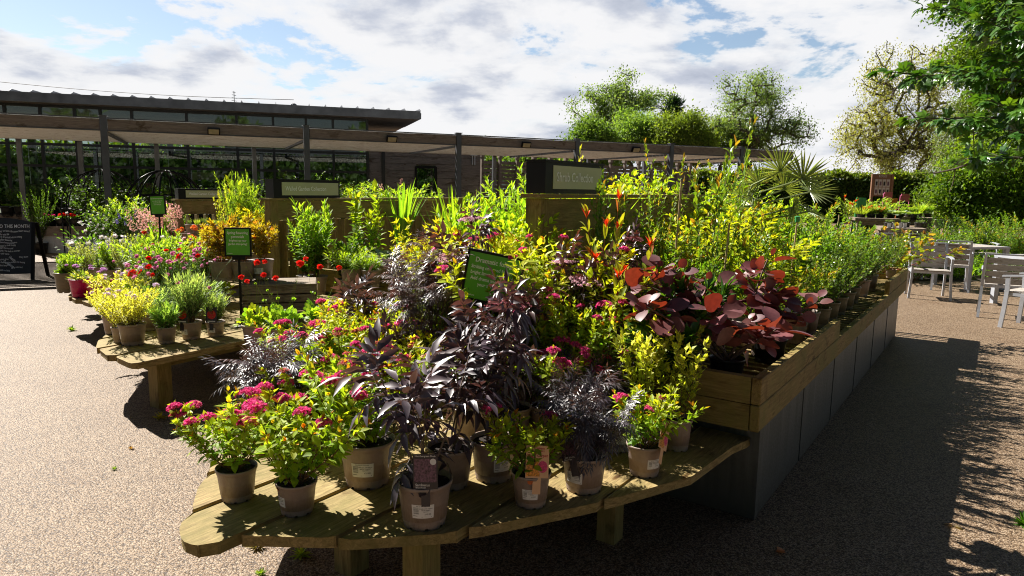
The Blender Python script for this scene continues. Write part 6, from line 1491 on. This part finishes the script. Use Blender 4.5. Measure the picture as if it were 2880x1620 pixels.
for i,(x,Y,top,kd,fk,fm,fs,wd,lb) in enumerate((
 (385,8.9,548,'heuchera','heuch',12,1.3,1.,'salmon pink heuchera spikes below the small green sign'),
 (425,9.1,535,'heuchera','heuch',12,1.3,1.,'salmon pink heuchera spikes right of the small green sign'),
 (362,9.2,545,'heuchera','heuch',10,1.2,1.,'salmon pink heuchera spikes left of the small green sign'),
 (445,9.0,545,'heuchera','heuch',9,1.1,1.,'salmon pink heuchera spikes against the farther wall'),
 (440,8.2,590,'anemone','magenta',6,1.,1.,'magenta blooms above dark leaves left of the amber foliage'),
 (415,8.0,600,'anemone','magenta',5,1.,1.,'magenta blooms beside the sword leaves'),
 (480,8.3,565,'poker','orange',6,1.3,1.,'orange flower spikes in front of the timber shelf, left'),
 (510,8.3,560,'poker','orange',6,1.3,1.,'orange flower spikes in front of the timber shelf, right'),
 (500,7.6,600,'darkbush','white',5,.8,1.1,'dark shrub with white flecks below the shelf'),
 (465,7.6,620,'herb','white',4,.8,1.,'pale flowered plant below the shelf, left'),
 (540,7.8,600,'dicentra',None,0,1.,.9,'amber plant behind the bleeding hearts, far left'),
 (340,9.8,540,'nepeta','blue',6,1.,1.,'blue flowered stems before the pergola post'),
 (300,10.2,510,'darkbush','white',8,.8,1.,'cream flowered shrub right of the pergola post'),
 (335,10.6,500,'herb','white',8,.7,1.2,'cream flecked bush behind the heucheras'),
 (250,9.8,540,'whiteflower','white',14,.8,.8,'tall white flowered plant left of the pergola post'),
 (225,10.5,498,'whiteflower','white',12,.8,.9,'taller white flowered plant farther left of the pergola post'),
 (400,10.5,560,'iris',None,0,1,1.,'sword leaves among the heucheras'),
 (435,11.5,520,'herb','magenta',8,1.,1.,'purple pink flowers behind the small green sign'),
 (420,11.8,505,'darkbush','magenta',6,1.,1.,'dark bush with purple flowers behind the small green sign'),
 )):
    Z(kd,x,Y,BZ,top,lb,wd=wd,fk=fk,fm=fm,fs=fs,g='perennials around the small green sign')
# ---- stock in the pergola shade
g6='plants standing in the pergola shade'
for i,(x,Y,z,top,kd,fk,fm,wd,lb) in enumerate((
 (125,15.9,.55,540,'geranium','magenta',10,1.6,'pink geraniums at the left of the pale trough'),
 (160,15.9,.55,538,'geranium','red',8,1.6,'red geraniums in the middle of the pale trough'),
 (195,15.9,.55,540,'geranium','red',8,1.6,'red geraniums at the right of the pale trough'),
 (20,16.6,.78,540,'herb',None,0,1.6,'bright green bedding above the chalkboard, left'),
 (55,16.6,.78,540,'silver',None,0,1.4,'grey white leaves above the chalkboard'),
 (80,17.,.6,470,'darkbush','palepink',5,1.2,'dark shrub with pink flowers against the glass'),
 (25,17.4,.6,480,'darkbush',None,0,1.4,'dark shrub at the left edge against the glass'),
 (130,17.,.6,475,'darkbush',None,0,1.3,'dark shrub behind the geranium trough, left'),
 (175,17.,.6,480,'darkbush',None,0,1.3,'dark shrub behind the geranium trough, right'),
 (225,16.,.4,450,'darkbush',None,0,1.0,'dark bush left of the front pergola post'),
 (300,15.,.4,455,'darkbush',None,0,1.2,'dark bush right of the front pergola post'),
 (345,15.,.4,470,'darkbush',None,0,1.2,'dark bush below the dim wire arch'),
 (410,15.,.4,465,'darkbush',None,0,1.2,'dark bush inside the black wire dome'),
 (470,15.5,.4,470,'darkbush',None,0,1.2,'dark bush right of the wire dome'),
 (530,16.,.4,470,'darkbush',None,0,1.1,'dark bush behind the farther name board'),
 (700,17.,.4,440,'darkbush',None,0,1.2,'dark bush behind the nearer name board'),
 (850,18.,.4,445,'darkbush',None,0,1.1,'dark bush near the end of the glazing'),
 (105,15.6,.0,478,'darkbush','palepink',8,.5,'thin pale pink flowered climber beside the chalkboard'),
 )):
    Z(kd,x,Y,z,top,lb,'potted_shrub',wd=wd,fk=fk,fm=fm,fs=1.6,g=g6,pot=(.3,.25,'black'))
# ---- far right garden
g7='plants on the far garden tables'
for i,(x,Y,z,top,kd,fk,fm,wd,lb) in enumerate((
 (2165,17.3,.95,515,'grass','orange',4,2.,'grassy orange flowered plant at the left of the far tables'),
 (2190,17.3,.95,518,'herb','orange',14,1.6,'orange flowers on the far table, first clump'),
 (2212,17.3,.95,522,'herb','orange',14,1.6,'orange flowers on the far table, second clump'),
 (2240,17.3,.95,528,'silver',None,0,1.2,'grey green hosta on the far table'),
 (2262,17.3,.95,524,'silver',None,0,1.2,'blue green hosta right of the grey green one'),
 (2285,17.6,.98,520,'herb',None,0,1.8,'lime herb on the right far table, left'),
 (2308,17.6,.98,508,'reed',None,0,1.8,'lime grass on the right far table'),
 (2332,17.6,.98,515,'lime1',None,0,1.3,'yellow green bush at the right end of the far table'),
 (2300,17.0,.98,535,'mound','small_lilac',8,1.6,'cream flowered cushion on the far table edge'),
 (2235,14.2,.88,560,'heather',None,0,1.5,'grey herbs under white labels, left'),
 (2275,14.2,.88,560,'heather',None,0,1.5,'grey herbs under white labels, middle'),
 (2312,14.2,.88,562,'heather',None,0,1.5,'grey herbs under white labels, right'),
 (2180,18.8,.4,500,'herb',None,0,1.8,'yellow green plants in front of the display board'),
 (2130,16.5,.5,490,'photinia',None,0,.7,'reddish shrub left of the green metal chair'),
 )):
    Z(kd,x,Y,z,top,lb,'potted_perennial',wd=wd,fk=fk,fm=fm,fs=1.4,g=g7,pot=(.2,.17,'black'))
g8='shrubs in the bed behind the patio chairs'
for i,(x,Y,top,kd,wd,lb) in enumerate(((2290,12.8,588,'small1',1.6,'grey blue herb bush left in the bed'),(2345,14.2,560,'tall2',1.0,'bronze tipped shrub just above the nearest chair back'),(2400,14.5,575,'small2',1.3,'bright green bush behind the table'),(2450,14.6,560,'tall1',.9,'leafy bush behind the shaded chair'),(2500,14.5,545,'small3',1.4,'yellow flecked bush right in the bed'),(2550,14.2,540,'small2',1.3,'green bush cut by the right edge of the photo'),(2470,13.6,640,'small2',1.2,'low bush under the table edge'),(2375,13.4,650,'small3',1.2,'low bush behind the first chairs'),(2540,13.2,640,'small1',1.3,'low dark bush at the right edge'),(2430,15.5,535,'darkbush',1.2,'dark bush below the grey pots'),(2330,15.6,560,'heather',2.2,'blue green mound in the bed'))):
    Z(kd,x,Y,0,top,lb,'garden_shrub',wd=wd,g=g8,pot=None)
for i,(x,lb) in enumerate(((2237,'white plant label on the lowest far table, first'),(2250,'white plant label on the lowest far table, second'),(2265,'white plant label on the lowest far table, third'),(2276,'white plant label on the lowest far table, rightmost'))):
    p=atY(x,574,13.9); m=MB(); m.box((0,0,.05),(.07,.004,.10)); m.box((0,.004,-.04),(.02,.004,.12)); o=part('label_stake',m,'label',loc=p); tag(o,lb,'label','white labels on the far table')
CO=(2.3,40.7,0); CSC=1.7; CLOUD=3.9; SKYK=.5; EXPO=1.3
# ------------------------------------------------------------------ light and sky
SV=Vector((-.80,.65,1.0)).normalized(); el=math.asin(SV.z); azm=math.atan2(SV.x,SV.y)
sd=bpy.data.lights.new('sun','SUN'); sd.energy=5.0; sd.angle=R(.5); sd.color=(1,.945,.86)
so=bpy.data.objects.new('sun',sd); COL.objects.link(so); so.rotation_euler=SV.to_track_quat('Z','Y').to_euler(); so.location=(-8,6,12)
w=bpy.data.worlds.new('World'); sc.world=w; w.use_nodes=True; t=w.node_tree; t.nodes.clear()
N=t.nodes.new; Lk=t.links.new
class WN(NT):
    def __init__(s,tree): s.t=tree
q=WN(t)
out=N('ShaderNodeOutputWorld'); bg=N('ShaderNodeBackground'); Lk(bg.outputs[0],out.inputs[0])
sky=N('ShaderNodeTexSky'); sky.sky_type='NISHITA'; sky.sun_disc=False; sky.sun_elevation=el; sky.sun_rotation=azm; sky.altitude=50; sky.air_density=1.; sky.dust_density=.6; sky.ozone_density=1.5
tc=N('ShaderNodeTexCoord'); sep=N('ShaderNodeSeparateXYZ'); Lk(tc.outputs['Generated'],sep.inputs[0])
z=q.math('ADD',q.math('MAXIMUM',sep.outputs['Z'],0.0),.24)
cx=q.math('DIVIDE',sep.outputs['X'],z); cy=q.math('DIVIDE',sep.outputs['Y'],z)
cmb=N('ShaderNodeCombineXYZ'); Lk(cx,cmb.inputs[0]); Lk(q.math('MULTIPLY',cy,1.0),cmb.inputs[1])
def cl(off,scale,detail,rough,dist=.3,sc_=(1,1.,1)):
    m=N('ShaderNodeMapping'); m.inputs['Location'].default_value=off; m.inputs['Scale'].default_value=sc_; Lk(cmb.outputs[0],m.inputs[0]); return q.noise(m.outputs[0],scale,detail,rough,dist)
big=cl(CO,CSC,12,.60,.2)
hz=q.ramp(sep.outputs['Z'],[(.0,.20),(.15,.07),(.26,.0)])
dens=q.math('ADD',big,hz)
cov=q.ramp(dens,[(.478,.05),(.51,.85),(.56,1)])
hi=q.ramp(sep.outputs['Z'],[(.42,1),(.62,0)]); fw=q.ramp(sep.outputs['Y'],[(.0,.25),(.35,1)])
cov=q.math('MULTIPLY',cov,q.math('MULTIPLY',hi,fw))
sh=cl((CO[0]-.05,CO[1]+.10,0),CSC,10,.52,.15); fine=cl((4.,9.,0),CSC*3.2,8,.6,.2)
# thick parts and the sides turned from the sun go grey; edges stay white
thick=q.math('MULTIPLY',q.math('SUBTRACT',q.math('ADD',sh,q.math('MULTIPLY',hz,.25)),.505),4.4)
shade=q.math('ADD',thick,q.math('MULTIPLY',q.math('SUBTRACT',fine,.5),1.2))
ccol=q.ramp(shade,[(.0,(.97,.97,.985)),(.20,(.90,.91,.94)),(.50,(.62,.66,.76)),(.85,(.45,.50,.61))])
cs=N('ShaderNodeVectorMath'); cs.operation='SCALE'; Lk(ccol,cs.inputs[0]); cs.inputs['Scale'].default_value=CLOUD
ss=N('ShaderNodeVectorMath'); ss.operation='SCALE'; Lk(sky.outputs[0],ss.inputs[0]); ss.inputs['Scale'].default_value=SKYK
dim=q.math('MULTIPLY',q.ramp(sep.outputs['Z'],[(.38,1),(.62,.3)]),q.ramp(sep.outputs['Y'],[(-.2,.4),(.3,1)]))  # sky darkened overhead and behind the camera, shaped to deepen the shadows
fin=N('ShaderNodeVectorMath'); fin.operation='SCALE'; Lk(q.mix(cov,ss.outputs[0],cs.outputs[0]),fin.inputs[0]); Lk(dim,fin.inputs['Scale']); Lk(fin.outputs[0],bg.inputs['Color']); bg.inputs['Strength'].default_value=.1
vs=sc.view_settings; vs.view_transform='Standard'; vs.look='None'; vs.exposure=EXPO; vs.gamma=1; vs.use_curve_mapping=False
cy_=sc.cycles; cy_.max_bounces=7; cy_.diffuse_bounces=3; cy_.glossy_bounces=3; cy_.transmission_bounces=4; cy_.transparent_max_bounces=12
cy_.use_denoising=True; cy_.filter_width=1.05; cy_.caustics_reflective=False; cy_.caustics_refractive=False
bpy.context.view_layer.update()
